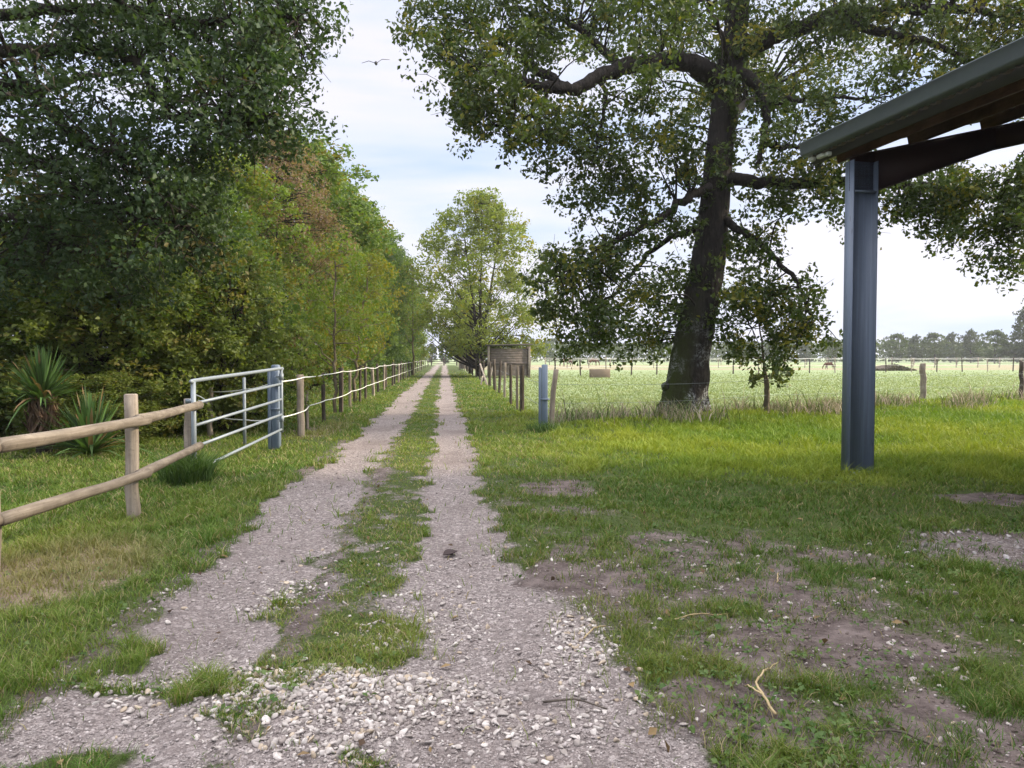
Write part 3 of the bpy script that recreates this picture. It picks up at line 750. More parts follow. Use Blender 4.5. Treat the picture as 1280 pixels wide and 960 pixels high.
# ---- the dark oak hanging in from the left
def build_left_oak():
    base = np.array([-10.8, 12.2, 0])
    root = thing('oak_tree', 'dark spreading oak at the far left whose boughs hang over the hedge', 'tree', base)
    b = MB(); nodes_, rads = [], []
    tp = smooth_path([(0, 0, -.1), (.1, 0, 1), (.1, .1, 3), (.2, 0, 5.5), (.1, -.1, 8), (.3, 0, 11), (.4, 0, 13.5)], 5)
    tr = np.interp(np.linspace(0, 6, len(tp)), range(7), [.7, .52, .46, .4, .3, .18, .05]); b.tube(tp, tr, 14, True, .12)
    nodes_.extend(tp[10:]); rads.extend(tr[10:])
    def limb(pts, r0, r1):
        p = smooth_path(np.array(pts), 5, .04); r = np.linspace(r0, r1, len(p)); b.tube(p, r, 8, True, .2); nodes_.extend(p); rads.extend(r)
    def PX(*q): return pix(*q) - base
    limb([(.1, 0, 4.2), PX(-60, 150, 11.6), PX(0, 104, 11.5), PX(45, 118, 11.4), PX(75, 150, 11.3), PX(105, 180, 11.2), PX(150, 195, 11)], .115, .04)
    limb([(.1, 0, 5.4), PX(-40, 80, 12), PX(60, 60, 12), PX(150, 70, 11.8), PX(185, 100, 11.6), PX(210, 140, 11.4), PX(250, 150, 11.2), PX(310, 150, 11)], .115, .04)
    limb([(.2, 0, 6.4), PX(0, 20, 12.3), PX(120, 10, 12), PX(230, 25, 11.8), PX(320, 30, 11.6), PX(370, 25, 11.4)], .115, .03)
    limb([(.1, 0, 3.4), PX(-50, 170, 12), PX(20, 185, 11.7), PX(80, 230, 11.4), PX(150, 265, 11.2), PX(220, 285, 11)], .10, .03)
    limb([(.1, 0, 3.0), PX(-50, 250, 12.4), PX(20, 275, 12), PX(90, 310, 11.8), PX(150, 330, 11.6)], .09, .03)
    limb([(.2, 0, 7.4), (3, 1, 9.3), (5.5, 1, 10.3)], .115, .04); limb([(.2, 0, 8), (-2.5, -1, 10), (-5, -1.5, 10.5)], .115, .04)
    limb([(.1, 0, 5), (-2, 3, 7), (-3, 5, 8)], .115, .04); limb([(.1, 0, 5), (1, 3.5, 7), (2, 6, 8.3)], .115, .04); limb([(.1, 0, 6), (-1, -3, 8), (-1.5, -5.5, 8.5)], .115, .04)
    limb([(.1, 0, 4), (-3, .5, 5), (-6, 0, 5)], .115, .04)
    # bare pale twigs
    A = []
    def m(u, v, Y, r, n, dY=1.0, cr=.5): A.append(in_px(u, v, Y, r, n, dY, cr, 1.0))
    for q in ((120, 20, 12, 45, 16), (190, 25, 12, 45, 17), (260, 25, 11.8, 45, 18), (330, 25, 11.6, 40, 16), (365, 18, 11.4, 28, 10), (393, 12, 11.4, 12, 4), (55, 30, 12, 40, 9), (10, 30, 12, 30, 6),
              (290, 80, 11.3, 46, 20), (345, 80, 11.3, 34, 14), (362, 62, 11.3, 18, 7), (235, 75, 11.6, 40, 15), (160, 60, 11.8, 36, 9), (330, 125, 11, 34, 13), (350, 145, 11, 16, 5), (280, 135, 11.1, 36, 13), (225, 165, 11.2, 36, 10), (285, 175, 11, 28, 9), (320, 170, 11, 18, 5),
              (110, 80, 11.7, 30, 5), (80, 110, 11.5, 24, 4), (60, 80, 11.8, 22, 3), (30, 150, 11.6, 36, 9), (90, 170, 11.3, 42, 13), (140, 185, 11.1, 36, 11), (180, 200, 11.1, 36, 10), (40, 205, 11.6, 44, 15), (110, 230, 11.3, 44, 16), (170, 245, 11.1, 40, 15), (225, 240, 11, 36, 13), (225, 285, 11, 30, 11), (255, 210, 11.1, 26, 7),
              (30, 265, 11.9, 44, 17), (90, 285, 11.7, 44, 18), (150, 300, 11.4, 42, 16), (200, 315, 11.2, 34, 11), (20, 325, 12, 40, 15), (80, 335, 11.8, 40, 14), (140, 345, 11.6, 34, 10), (240, 320, 11, 24, 6), (130, 130, 11.4, 30, 4), (200, 130, 11.4, 26, 3), (-30, 300, 12, 40, 12), (-40, 180, 12, 40, 10)):
        m(*q)
    n = 190; th = rng.random(n) * 6.283; ph = np.arccos(rng.uniform(-.15, 1, n)); rr = .72 + .3 * rng.random(n)
    o = np.stack([6.6 * rr * np.sin(ph) * np.cos(th), 6.3 * rr * np.sin(ph) * np.sin(th), 7.6 + 6 * rr * np.cos(ph)], -1)
    # leave the part in front of the camera to the boughs above
    q = o + base; uu = 640 + F * q[:, 0] / np.maximum(q[:, 1], .1); vv_ = 447.5 - F * (q[:, 2] - 1.5) / np.maximum(q[:, 1], .1)
    keep = ~((uu > -20) & (uu < 1280) & (vv_ > -10)) & (q[:, 1] > 6.3)
    o = o[keep]
    A.append(np.concatenate([o + base, np.full((len(o), 1), .85)], 1))
    cl = np.concatenate(A); cl[:, :3] -= base
    twigs(b, cl, nodes_, rads, .035, 2)
    c, s, col, nb = cluster_leaves(cl, .080, 135, (.016, .040, .018), (.070, .108, .038), .85, .65, ((.09, .085, .02), (.11, .09, .03)), .03)
    link('trunk', b.mesh('trunk', M['bark'], True), root)
    link('crown', leaf_mesh('crown', c, s, col, M['oak_leaf'], up=.35, asp=.62, nb=nb), root)
    d = MB()
    for q in ([(-10, 78, 10.9), (30, 70, 10.8), (60, 50, 10.7), (75, 20, 10.6)], [(40, 62, 10.8), (60, 90, 10.7), (75, 125, 10.6)], [(15, 72, 10.8), (45, 95, 10.8), (62, 112, 10.7), (95, 130, 10.6)], [(20, 80, 10.8), (-10, 95, 10.8)]):
        p = smooth_path([PX(*x) for x in q], 4, .02); d.tube(p, np.linspace(.022, .006, len(p)), 5)
    link('dead_branch', d.mesh('dead_branch', M['pale_bark'], True), root)
build_left_oak()

# ---- generic trees
def make_tree(name, label, cat, H, Rr, z0, ncl, per, leaf, lo, hi, bark, cr=.6, shape='egg', stems=1, extra=None, prob=0, top_col=None, trunk_r=.16, twig=1, group=None, squash=.8, droop=0, asp=.6, lean=0):
    root = thing(name, label, cat, group=group)
    b = MB(); nodes_, rads = [], []
    for s in range(stems):
        a = rng.random() * 6.28; sp = 0 if stems == 1 else .35 * Rr
        p = smooth_path([(0, 0, -.1), (.05 * rng.normal() + lean * .1, .05 * rng.normal(), z0 * .6 + .2), (sp * .4 * math.cos(a) + lean * .4, sp * .4 * math.sin(a), H * .45), (sp * math.cos(a) + lean, sp * math.sin(a), H * .93)], 6, .03)
        r = np.linspace(trunk_r, .02, len(p)) / (1 if stems == 1 else 1.3); b.tube(p, r, 9, True, .12); nodes_.extend(p); rads.extend(r)
        for k in range(int(9 + 3 * Rr)):
            i = rng.integers(len(p) // 4, len(p) - 2); t = i / len(p)
            a2 = rng.random() * 6.28; ln = Rr * (.5 + .4 * rng.random()) * (1.15 - t)
            st = p[i]; e = st + np.array([math.cos(a2) * ln, math.sin(a2) * ln, ln * (.55 + .5 * rng.random())])
            if e[2] < z0 or e[2] > H: continue
            q = smooth_path([st, (st + e) / 2 + np.array([0, 0, -.08 * ln]), e], 4, .02); rr = np.linspace(r[i] * .55, .012, len(q)); b.tube(q, rr, 6, True, .1); nodes_.extend(q); rads.extend(rr)
    # clusters through the crown volume, denser towards the outside
    th = rng.random(ncl) * 6.283; t = rng.random(ncl); rad = np.sqrt(.12 + .88 * rng.random(ncl))
    z = z0 + (H - z0) * t
    if shape == 'egg': prof = np.sin(np.pi * np.clip(.08 + .86 * t, 0, 1) ** .8) ** .75
    elif shape == 'column': prof = np.clip(1.02 - (np.clip(t - .5, 0, 1) / .56) ** 3.2, .2, 1) * (.84 + .16 * np.sin(np.pi * t))
    elif shape == 'round': prof = np.sqrt(np.clip(1 - (2 * t - 1) ** 2, .03, 1))
    elif shape == 'dome': prof = np.clip(np.sin(np.pi * np.clip(.2 + .78 * t, 0, 1) ** 1.0) ** .6, .08, 1) * (1 - .12 * t)
    elif shape == 'vase': prof = np.clip(np.sin(np.pi * np.clip(.12 + .8 * t, 0, 1)) ** .7, .1, 1)
    lump = 1 + .22 * np.sin(3 * th + 5 * t) + .14 * np.sin(5 * th - 9 * t + 1)
    rr = Rr * prof * rad * lump
    cl = np.stack([rr * np.cos(th) + lean * t, rr * np.sin(th), z, cr * (.7 + .6 * rng.random(ncl))], -1)
    if twig: twigs(b, cl, nodes_, rads, .03, twig - 1, .1)
    c, s, col, nb = cluster_leaves(cl, leaf, per, lo, hi, squash, .68, extra, prob)
    if top_col is not None:
        f = sstep(top_col[0], top_col[1], c[:, 2] + rng.normal(0, .6, len(c))) * (rng.random(len(c)) < top_col[4])
        col = col * (1 - f[:, None]) + lerp3(top_col[2], top_col[3], rng.random(len(c))) * f[:, None]
    link('trunk', b.mesh('trunk', bark, True), root)
    link('crown', leaf_mesh('crown', c, s, col, M['hedge_leaf'], up=.4, asp=asp, droop=droop, nb=nb), root)
    return root

# the row of tall hedge trees along the left
G = ((.055, .110, .022), (.155, .215, .045)); Yl = ((.080, .142, .020), (.19, .245, .045)); Dk = ((.038, .080, .022), (.10, .155, .042))
protoA = make_tree('hedge_tree', 'x', 'tree', 10, 2.5, .3, 400, 80, .14, *G, M['bark'], .55, 'column', 1, ((.12, .12, .02), (.19, .16, .03)), .12)
protoB = make_tree('hedge_tree', 'x', 'tree', 10, 2.4, .6, 390, 80, .14, *Yl, M['bark'], .55, 'column', 1, ((.15, .145, .02), (.21, .18, .04)), .10)
protoC = make_tree('hedge_tree', 'x', 'tree', 10, 2.3, .5, 380, 78, .14, *Dk, M['bark'], .55, 'column')
brown = make_tree('hedge_tree', 'tall hedge tree with russet brown upper crown among the green ones', 'tree', 9.6, 2.4, .8, 330, 85, .085, *Yl, M['bark'], .55, 'column', 1, ((.17, .11, .05), (.24, .17, .07)), .2,
                  top_col=(3.4, 5.6, (.13, .082, .062), (.25, .18, .135), .93), group='tall hedge trees along the left')
def hedge_at(Y, rel): return (rel - .0895 * Y, Y, -.02)
brown.location = hedge_at(28.6, -6.2)
rows = [(15.0, -6.9, .42, 'A', 'broad green hedge tree just behind the first white tape posts'),
        (18.6, -6.7, .52, 'B', 'yellow-green hedge tree behind the steel gate, low branches to the grass'),
        (22.3, -6.8, .64, 'A', 'mid green hedge tree in front of the russet one'),
        (26, -7.2, .84, 'B', 'olive hedge tree touching the near side of the russet tree'),
        (33.0, -6.0, 1.10, 'A', 'broad green hedge tree touching the far side of the russet tree'),
        (38.0, -6.4, 1.16, 'B', 'tall yellow-green hedge tree second beyond the russet tree'),
        (44.5, -6.5, 1.20, 'C', 'dark green hedge tree third beyond the russet tree'),
        (51, -6.4, 1.24, 'A', 'tall leafy green hedge tree halfway along the row'),
        (58, -6.3, 1.28, 'A', 'green hedge tree whose top steps down halfway along the row'),
        (66, -6.2, 1.32, 'C', 'dark hedge tree in the far half of the row'),
        (75, -6.0, 1.34, 'C', 'dark blue-green hedge tree with the narrowest visible side'),
        (85, -5.8, 1.35, 'B', 'light green lower hedge tree near the far end of the row'),
        (97, -5.6, 1.3, 'C', 'dark hedge tree near the far end beside the middle tree crown'),
        (112, -5.4, 1.3, 'B', 'pale green hedge tree second from the far end of the row'),
        (130, -5.2, 1.3, 'B', 'pale green hedge tree at the far end of the row')]
used = set()
for i, (Y, rel, sc, k, lab) in enumerate(rows):
    pr = {'A': protoA, 'B': protoB, 'C': protoC}[k]
    s2 = sc * (.9 if sc > 1.2 else 1.0)
    s2 = max(s2 * 1.1, .85); sv = (s2 * (1 + .1 * math.sin(i * 2.1)), s2, sc)
    if k not in used:
        used.add(k); o = pr; o.location = hedge_at(Y, rel); o.scale = sv; o.rotation_euler.z = i * 1.7; o['label'] = lab; o['group'] = 'tall hedge trees along the left'
    else: dup(pr, hedge_at(Y, rel - .2), i * 1.7, sv, lab, 'tall hedge trees along the left')

# shrubs in front of and behind the hedge, under the dark oak
sh1 = make_tree('hedge_shrub', 'broad glossy shrub with light olive leaves behind the rail fence', 'shrub', 4.6, 2.1, .15, 240, 120, .10, (.065, .115, .025), (.205, .235, .060), M['bark'], .45, 'column', 3, ((.14, .14, .03), (.2, .18, .05)), .12, group='shrubs along the left paddock')
sh1.location = (-7.7, 14.2, 0); sh1.scale = (1, .8, .8)
dup(sh1, (-5.95, 15.6, 0), 2.0, (.82, .82, .80), 'rounded olive shrub seen between the bars of the steel gate', 'shrubs along the left paddock')
dup(sh1, (-10.2, 14.6, 0), 4.0, (1.1, .9, .9), 'tall dark shrub behind the sword-leaved plant', 'shrubs along the left paddock')
sh2 = make_tree('hedge_shrub', 'dull green shrub with dark gaps between two olive shrubs', 'shrub', 4.4, 1.9, .1, 210, 110, .08, *Dk, M['bark'], .45, 'column', 3, ((.13, .07, .04), (.16, .10, .05)), .08, group='shrubs along the left paddock')
sh2.location = (-7.0, 16.4, 0)
dup(sh2, (-12.4, 15.5, 0), 2.4, (1.3, 1.2, 1.0), 'dark shrub at the left edge below the oak boughs', 'shrubs along the left paddock')
dup(sh1, (-7.0, 12.9, 0), 1.1, (.55, .5, .26), 'low leafy bush between the two sword-leaved plants', 'shrubs along the left paddock')
dup(sh2, (-9.2, 17.6, 0), 1.0, (1.3, 1.2, 1.0), 'dark tall shrub deep behind the olive shrubs', 'shrubs along the left paddock')

# two slender young trees in the taped fence line and one further on
yt = make_tree('young_tree', 'slender straight young tree with pale stem beside the taped fence', 'tree', 4.7, 1.1, 1.7, 55, 70, .085, *Yl, M['pale_bark'], .42, 'egg', 1, ((.18, .16, .02), (.24, .2, .04)), .1, trunk_r=.05)
yt.location = (-2.95 - .0895 * 20.6, 20.6, 0)
yt2 = make_tree('young_tree', 'slender young tree with crooked stem and golden leaves by the fence', 'tree', 4.9, 1.25, 1.6, 65, 70, .085, (.11, .135, .015), (.22, .22, .03), M['pale_bark'], .42, 'egg', 1, ((.22, .19, .02), (.26, .22, .04)), .15, trunk_r=.065, lean=.5)
yt2.location = (-2.95 - .0895 * 25.2, 25.2, 0)
yt3 = dup(yt, (-2.7 - .0895 * 66, 66, 0), 1.0, (2.0, 2.0, 2.1), 'dark stemmed young tree far along the taped fence')

# middle tree and its neighbours on the right of the track
mid = make_tree('maple_tree', 'rounded maple with airy upright branches beside the plank shelter', 'tree', 14.6, 5.9, 1.9, 600, 56, .21, (.09, .14, .026), (.24, .27, .058), M['bark'], .8, 'dome', 3, ((.22, .21, .02), (.28, .24, .03)), .10, trunk_r=.34, twig=2)
mid.location = (-2.6, 62, 0)
sm = make_tree('small_tree', 'small yellowing tree just left of the maple over the track', 'tree', 6.6, 2.2, 1.4, 90, 60, .19, (.11, .135, .022), (.22, .22, .045), M['bark'], .6, 'egg', 1, trunk_r=.14)
sm.location = (2.7 - .0895 * 88, 88, 0)
dup(sm, (3.2 - .0895 * 118, 118, 0), 2, (1.15, 1.15, 1.1), 'small tree further back along the right side of the track')
st = make_tree('roadside_tree', 'dark trunked tree with low leaves just behind the maple trunk', 'tree', 9, 2.6, 2.8, 110, 60, .2, (.06, .095, .02), (.15, .17, .036), M['bark'], .7, 'egg', 1, trunk_r=.24)
st.location = (2.55 - .0895 * 72, 72, 0)

# small oak sapling at the pasture edge
sx, sy = 6.55, 19.5
sap = thing('oak_sapling', 'knee-thick oak sapling with sparse leaves at the pasture edge', 'sapling', (sx, sy, hz(sx, sy)))
b = MB(); p = smooth_path([(0, 0, -.05), (.0, 0, .4), (-.03, 0, .85), (-.08, .02, 1.3), (-.2, .02, 2.2), (-.32, .05, 2.6)], 5, .01); r = np.interp(np.linspace(0, 5, len(p)), range(6), [.085, .075, .065, .035, .018, .008]); b.tube(p, r, 8, True, .12)
cl = []
for k in range(22):
    i = rng.integers(8, 20); a = rng.random() * 6.28; e = p[i] + np.array([math.cos(a), math.sin(a), .1 + .5 * rng.random()]) * (.25 + .4 * rng.random()); cl.append([*e, .17])
cl = np.array(cl); twigs(b, cl, p[6:], r[6:], .012, 1)
c, s, col, nb = cluster_leaves(cl, .12, 17, (.06, .09, .02), (.17, .19, .05), .9)
link('trunk', b.mesh('trunk', M['pale_bark'], True), sap); link('crown', leaf_mesh('crown', c, s, col, M['oak_leaf'], up=.4, asp=.6), sap)

# ---- sword-leaved plants by the left shrubs
def sword_plant(loc, n, ln, label, stem=0, wd=.05):
    root = thing('yucca_plant', label, 'plant', loc)
    b = MB(); V_, F_, K_ = [], [], []
    for k in range(n):
        a = rng.random() * 6.283; el = R(20 + 65 * rng.random() ** .8); L_ = ln * (.7 + .4 * rng.random()); w = wd * (.7 + .5 * rng.random()); bend_ = .15 + .75 * rng.random() ** 2
        d = np.array([math.cos(a) * math.cos(el), math.sin(a) * math.cos(el), math.sin(el)]); sd = np.array([-math.sin(a), math.cos(a), 0])
        pts = []
        for t in (0, .3, .6, .85, 1):
            q = np.array([0, 0, stem]) + d * L_ * t + np.array([0, 0, -1]) * L_ * bend_ * t * t * math.cos(el)
            ww = w * (.7, 1, .8, .45, .04)[int(t * 4 + .5) if t < 1 else 4] / 2; up = np.array([0, 0, .3 * ww])
            pts += [q - sd * ww + up, q, q + sd * ww + up]
        o = len(V_) * 15; V_.append(pts)
        for i in range(4):
            for j in range(2): F_.append([o + i * 3 + j, o + i * 3 + j + 1, o + i * 3 + j + 4, o + i * 3 + j + 3])
        c = np.array([.075, .14, .045]) * (.55 + 1.2 * rng.random()) if rng.random() > .12 else np.array([.22, .15, .08]); K_.append(np.tile(c, (15, 1)))
    link('leaf_rosette', make_mesh('leaf_rosette', np.array(V_).reshape(-1, 3), [np.array(F_)], M['grass'], np.concatenate(K_)), root)
    if stem:
        b.tube(smooth_path([(0, 0, -.05), (.04, .02, stem * .5), (0, 0, stem)], 4), .11, 10, True, .2); link('trunk', b.mesh('trunk', M['bark'], True), root)
        sk = []; 
        for k in range(140):
            a = rng.random() * 6.283; z = stem * (.35 + .6 * rng.random()); sk.append([.16 * math.cos(a), .16 * math.sin(a), z])
        sk = np.array(sk); link('dead_leaves', leaf_mesh('dead_leaves', sk, .3 + .3 * rng.random(140), lerp3((.10, .06, .04), (.22, .15, .10), rng.random(140)), M['dry'], up=0, asp=.09, droop=3.0), root)
    return root
sword_plant((-6.45, 11.6, .02), 170, 1.05, 'low clump of bright sword-shaped leaves behind the rail fence', 0, .06)
sword_plant((-7.3, 11.8, .02), 230, .95, 'upright spiky plant on a short shaggy stem at the left', .8, .05)
sword_plant((-8.5, 11.4, .02), 90, .8, 'drooping brown-skirted spiky plant at the left frame edge', .7, .05)

# ------------------------------------------------------------------ rail fence
def post_mesh(h, w, mat, bev=.012, top=0.0, wob=.012):
    b = MB()
    n = 7; prof = np.array([(-1, -.8), (-.8, -1), (.8, -1), (1, -.8), (1, .8), (.8, 1), (-.8, 1), (-1, .8)]) * w / 2
    rings = []
    for i in range(n):
        z = -.15 + (h + .15) * i / (n - 1); o = rng.normal(0, wob * .35, 2)
        rings.append(np.concatenate([prof * (1 + rng.normal(0, .03, (8, 1))) + o, np.full((8, 1), z)], 1))
    rings[-1][:, 2] += rings[-1][:, 0] * top
    cap = rings[-1].copy(); cap[:, :2] *= .8; cap[:, 2] += .008; rings.append(cap)
    v = np.concatenate(rings); i = np.arange(n)[:, None] * 8; j = np.arange(8)[None]; k = (j + 1) % 8
    b.add(v, [np.stack([i + j, i + k, i + 8 + k, i + 8 + j], -1).reshape(-1, 4), (np.arange(8) + n * 8)[None]])
    return b.mesh('post', mat)
fence = thing('rail_fence', 'wooden post and two-rail fence running up to the steel gate', 'fence', (-3.5, 5.2, 0))
FO = np.array([-3.5, 5.2, 0])
pts = [(-3.60, 3.45), (-3.60, 5.23), (-3.52, 7.05), (-3.93, 9.28)]
for i, (x, y) in enumerate(pts):
    o = link('post', post_mesh(1.15 if i < 3 else .98, .105, M['post'], wob=.02), fence, np.array([x - .02, y, hz(x, y)]) - FO); o.rotation_euler = (0, rng.normal(0, .01), .15 * i)
for (za, zb, rr) in ((.93, .92, .050), (.42, .42, .046)):
    for i in range(3):
        a, c = pts[i], pts[i + 1]
        A_ = np.array([a[0] + .075, a[1] - .06, za]); B_ = np.array([c[0] + .075, c[1] + .08, zb + (0 if i < 2 else 0)])
        if i == 0: A_[1] += .1; B_[2] -= .03; A_[2] -= .03
        A_[2] -= .03 * (i == 1); b = MB(); p = smooth_path([A_, A_ * .66 + B_ * .34 + rng.normal(0, .005, 3), A_ * .33 + B_ * .67 + rng.normal(0, .005, 3), B_], 4)
        p[:, 0] += .014 * (i % 2)
        b.tube(p - FO, rr * (1 + .06 * np.sin(np.linspace(0, 5, len(p)) + i)), 12, True, .05)
        link('rail', b.mesh('rail', M['rail'], False), fence)

# ------------------------------------------------------------------ steel field gate, hung open along the verge
GO = np.array([-3.87, 12.25, 0])
gate = thing('field_gate', 'galvanised five-bar steel field gate standing open beside the track', 'gate', GO)
ga = np.array([-3.87, 9.22, 0]); gb = np.array([-3.72, 12.25, 0])
zn = [1.225, .945, .675, .415, .12]; zf = [1.33, 1.085, .835, .59, .35]
for i in range(5):
    b = MB(); A_ = ga + [0, 0, zn[i]]; B_ = gb + [0, 0, zf[i]]
    if i == 0: b.tube(smooth_path([A_ + [0, .0, -.02], A_ + [0, .06, .0], A_ * .5 + B_ * .5, B_ - [0, .06, 0], B_ - [0, .0, .02]], 5) - GO, .024, 12)
    else: b.tube(np.array([A_, A_ * .5 + B_ * .5, B_]) - GO, .0195, 12)
    link('bar', b.mesh('bar', M['galv'], True), gate)
b = MB(); b.tube(np.array([ga + [0, 0, .06], ga + [0, 0, .6], ga + [0, 0, 1.215]]) - GO, .03, 12); link('stile', b.mesh('stile', M['galv'], True), gate)
b = MB(); b.tube(np.array([gb + [0, 0, .30], gb + [0, 0, .8], gb + [0, 0, 1.32]]) - GO, .026, 12); link('stile', b.mesh('stile', M['galv'], True), gate)
for z in (.52, 1.2):
    b = MB(); b.tube(np.array([gb + [-.09, 0, z], gb + [0, 0, z]]) - GO, .014, 8); b.tube(np.array([gb + [0, 0, z - .05], gb + [0, 0, z + .05]]) - GO, .036, 10)
    link('hinge', b.mesh('hinge', M['galv'], True), gate)
b = MB(); b.tube(smooth_path([ga + [0, .02, 1.06], ga + [.01, .25, 1.0], ga + [0, .42, .93], ga + [-.02, .2, .97]], 6) - GO, .008, 6); b.box(ga + [-.04, .0, .98] - GO, (.1, .04, .05)); link('latch', b.mesh('latch', M['galv'], True), gate)

def steel_post(loc, h, label, w=.12):
    root = thing('gate_post', label, 'post', loc)
    b = MB(); b.box((0, 0, h / 2 - .1), (w, w, h + .2), None, .018); link('shaft', b.mesh('shaft', M['blue_steel']), root)
    b = MB(); b.box((-w / 2 - .032, .0, h / 2 - .13), (.06, w * .8, h + .14), None, .01); link('side_channel', b.mesh('side_channel', M['blue_steel']), root)
    b = MB(); b.tube([(0, 0, h * .47), (0, 0, h * .47 + .035)], w * .80, 8); link('clamp_band', b.mesh('clamp_band', M['blue_steel']), root)
    return root
o = steel_post((-3.86, 12.42, 0), 1.39, 'blue-grey steel post carrying the open field gate', .13); o.rotation_euler.z = .1
b = MB(); b.box((.03, -.09, 1.12), (.1, .05, .16), None, .01); link('latch_box', b.mesh('latch_box', M['blue_steel']), o)
o = steel_post((.665, 15.45, 0), 1.37, 'blue-grey steel post at the right of the track entrance', .125); o.rotation_euler.z = -.05
o = link('wooden_post', post_mesh(1.26, .09, M['post'], wob=.03)); o.location = (.83, 15.95, 0); o.rotation_euler = (.03, .06, .3); tag(o, 'weathered wooden post just behind the right blue steel post', 'post')

# ------------------------------------------------------------------ taped fence along the left of the track
def tape(mb, pts, r=.012, sag=.03):
    pts = np.asarray(pts, float)
    full = []
    for a, c in zip(pts[:-1], pts[1:]):
        for t in np.linspace(0, 1, 5, endpoint=False):
            q = a * (1 - t) + c * t; q[2] -= sag * 4 * t * (1 - t); full.append(q)
    full.append(pts[-1]); mb.tube(full, r, 5)
FO = np.array([-4.0, 13.2, 0])
tf = thing('tape_fence', 'long white-taped paddock fence with many wooden posts left of the track', 'fence', FO)
Ys = [12.75, 14.45, 16.0, 17.9] + [20.6, 23.0, 25.2, 27.6, 30, 33, 35.2, 37.6, 41, 43.8, 46.7, 50, 53, 57, 61.5, 66, 71, 76, 82, 89, 97, 106, 116, 128, 142]
top, low = [], []
for i, Y in enumerate(Ys):
    x = -2.82 - .0895 * Y + .04 * math.sin(i * 3.3)
    if i == 0: x = -3.93
    if i == 1: x = -4.02
    if i == 2: x = -4.32
    w = (.075, .125, .06, .07)[i] if i < 4 else .085 + .02 * math.sin(i * 5)
    hpost = (1.16, 1.19, 1.03, 1.16)[i] if i < 4 else 1.2 + .06 * math.sin(i * 2.2)
    mat = M['post'] if i in (1, 2, 5, 8, 10, 14, 17, 20, 23) else M['dark_post']
    o = link('post', post_mesh(hpost, w, mat, wob=.012), tf, np.array([x, Y, hz(x, Y)]) - FO); o.rotation_euler = (rng.normal(0, .02), rng.normal(0, .025), i * .37)
    if i != 2:
        top.append([x + w / 2 + .015, Y - .02, min(hpost - .05, 1.15) + rng.normal(0, .012)]); low.append([x + w / 2 + .015, Y - .02, .50 + rng.normal(0, .012)])
    else:
        low.append([x + .05, Y, .5])
top.insert(0, [-3.76, 12.42, 1.1]); low.insert(0, [-3.76, 12.42, .52])
for t in (top, low):
    b = MB(); tape(b, np.array(t) - FO, .012, .012); link('tape', b.mesh('tape', M['tape'], True), tf)
FO = np.array([-5.77, 14.5, 0])
cf = thing('corner_fence', 'short wire and post fence seen through the bars of the gate', 'fence', FO)
o = link('post', post_mesh(.95, .085, M['post'], wob=.02), cf, (0, 0, 0))
b = MB(); b.tube(np.array([(-4.55, 12.9, -.1), (-4.55, 12.9, 1.17)]) - FO, .028, 8); link('post', b.mesh('post', M['galv'], True), cf)
for z0, z1 in ((.86, 1.08), (.40, .5)):
    b = MB(); tape(b, np.array([(-6.6, 16.2, z0), (-5.72, 14.45, z0), (-4.5, 12.85, (z0 + z1) / 2), (-3.95, 12.4, z1)]) - FO, .010, .02); link('tape', b.mesh('tape', M['tape'], True), cf)

# ------------------------------------------------------------------ right fence of dark posts
FO = np.array([.25, 21.9, 0])
rf = thing('post_fence', 'line of dark wooden posts with thin wire right of the track', 'fence', FO)
spec = [(652.7, 515, 1.29, .10, 'dark_post'), (646.5, 512.5, 1.27, .075, 'post'), (638.5, 506, 1.3, .075, 'dark_post'), (630.6, 498, 1.33, .085, 'post'), (624, 492, 1.38, .09, 'dark_post'), (618.7, 489.5, 1.45, .11, 'dark_post'), (612, 483.5, 1.3, .12, 'dark_post')]
w0 = []
for u, v, hp, w, mt in spec:
    Y = 1425 / (v - 447.5); x = (u - 640) / F * Y
    o = link('post', post_mesh(hp, w, M[mt], wob=.01), rf, np.array([x, Y, hz(x, Y)]) - FO); o.rotation_euler = (rng.normal(0, .02), rng.normal(0, .03), Y); w0.append((x, Y))
for Y in (47, 52, 58, 65, 72, 80, 90, 100, 112, 126, 140):
    x = 2.45 - .0895 * Y
    o = link('post', post_mesh(1.3 + .15 * math.sin(Y), .11, M['post'] if int(Y) % 3 == 0 else M['dark_post'], wob=.012), rf, np.array([x, Y, 0]) - FO); w0.append((x, Y))
w0.insert(0, (.72, 15.5))
for z in (.45, .95):
    b = MB(); tape(b, np.array([(x + .06, y, z) for x, y in w0]) - FO, .0045, .02); link('wire', b.mesh('wire', M['galv'], True), rf)
b = MB()
for a, c in (((600.3, 455, 43), (611, 487, 41)), ((617.5, 453, 42.5), (609.5, 484, 42)), ((603.5, 470, 42), (600, 487, 41.5))):
    A_, B_ = pix(*a), pix(*c); b.box((A_ + B_) / 2 - FO, (np.linalg.norm(A_ - B_), .09, .09), axes_along(A_ - B_, (0, 1, 0)), .012)
link('brace', b.mesh('brace', M['post']), rf)

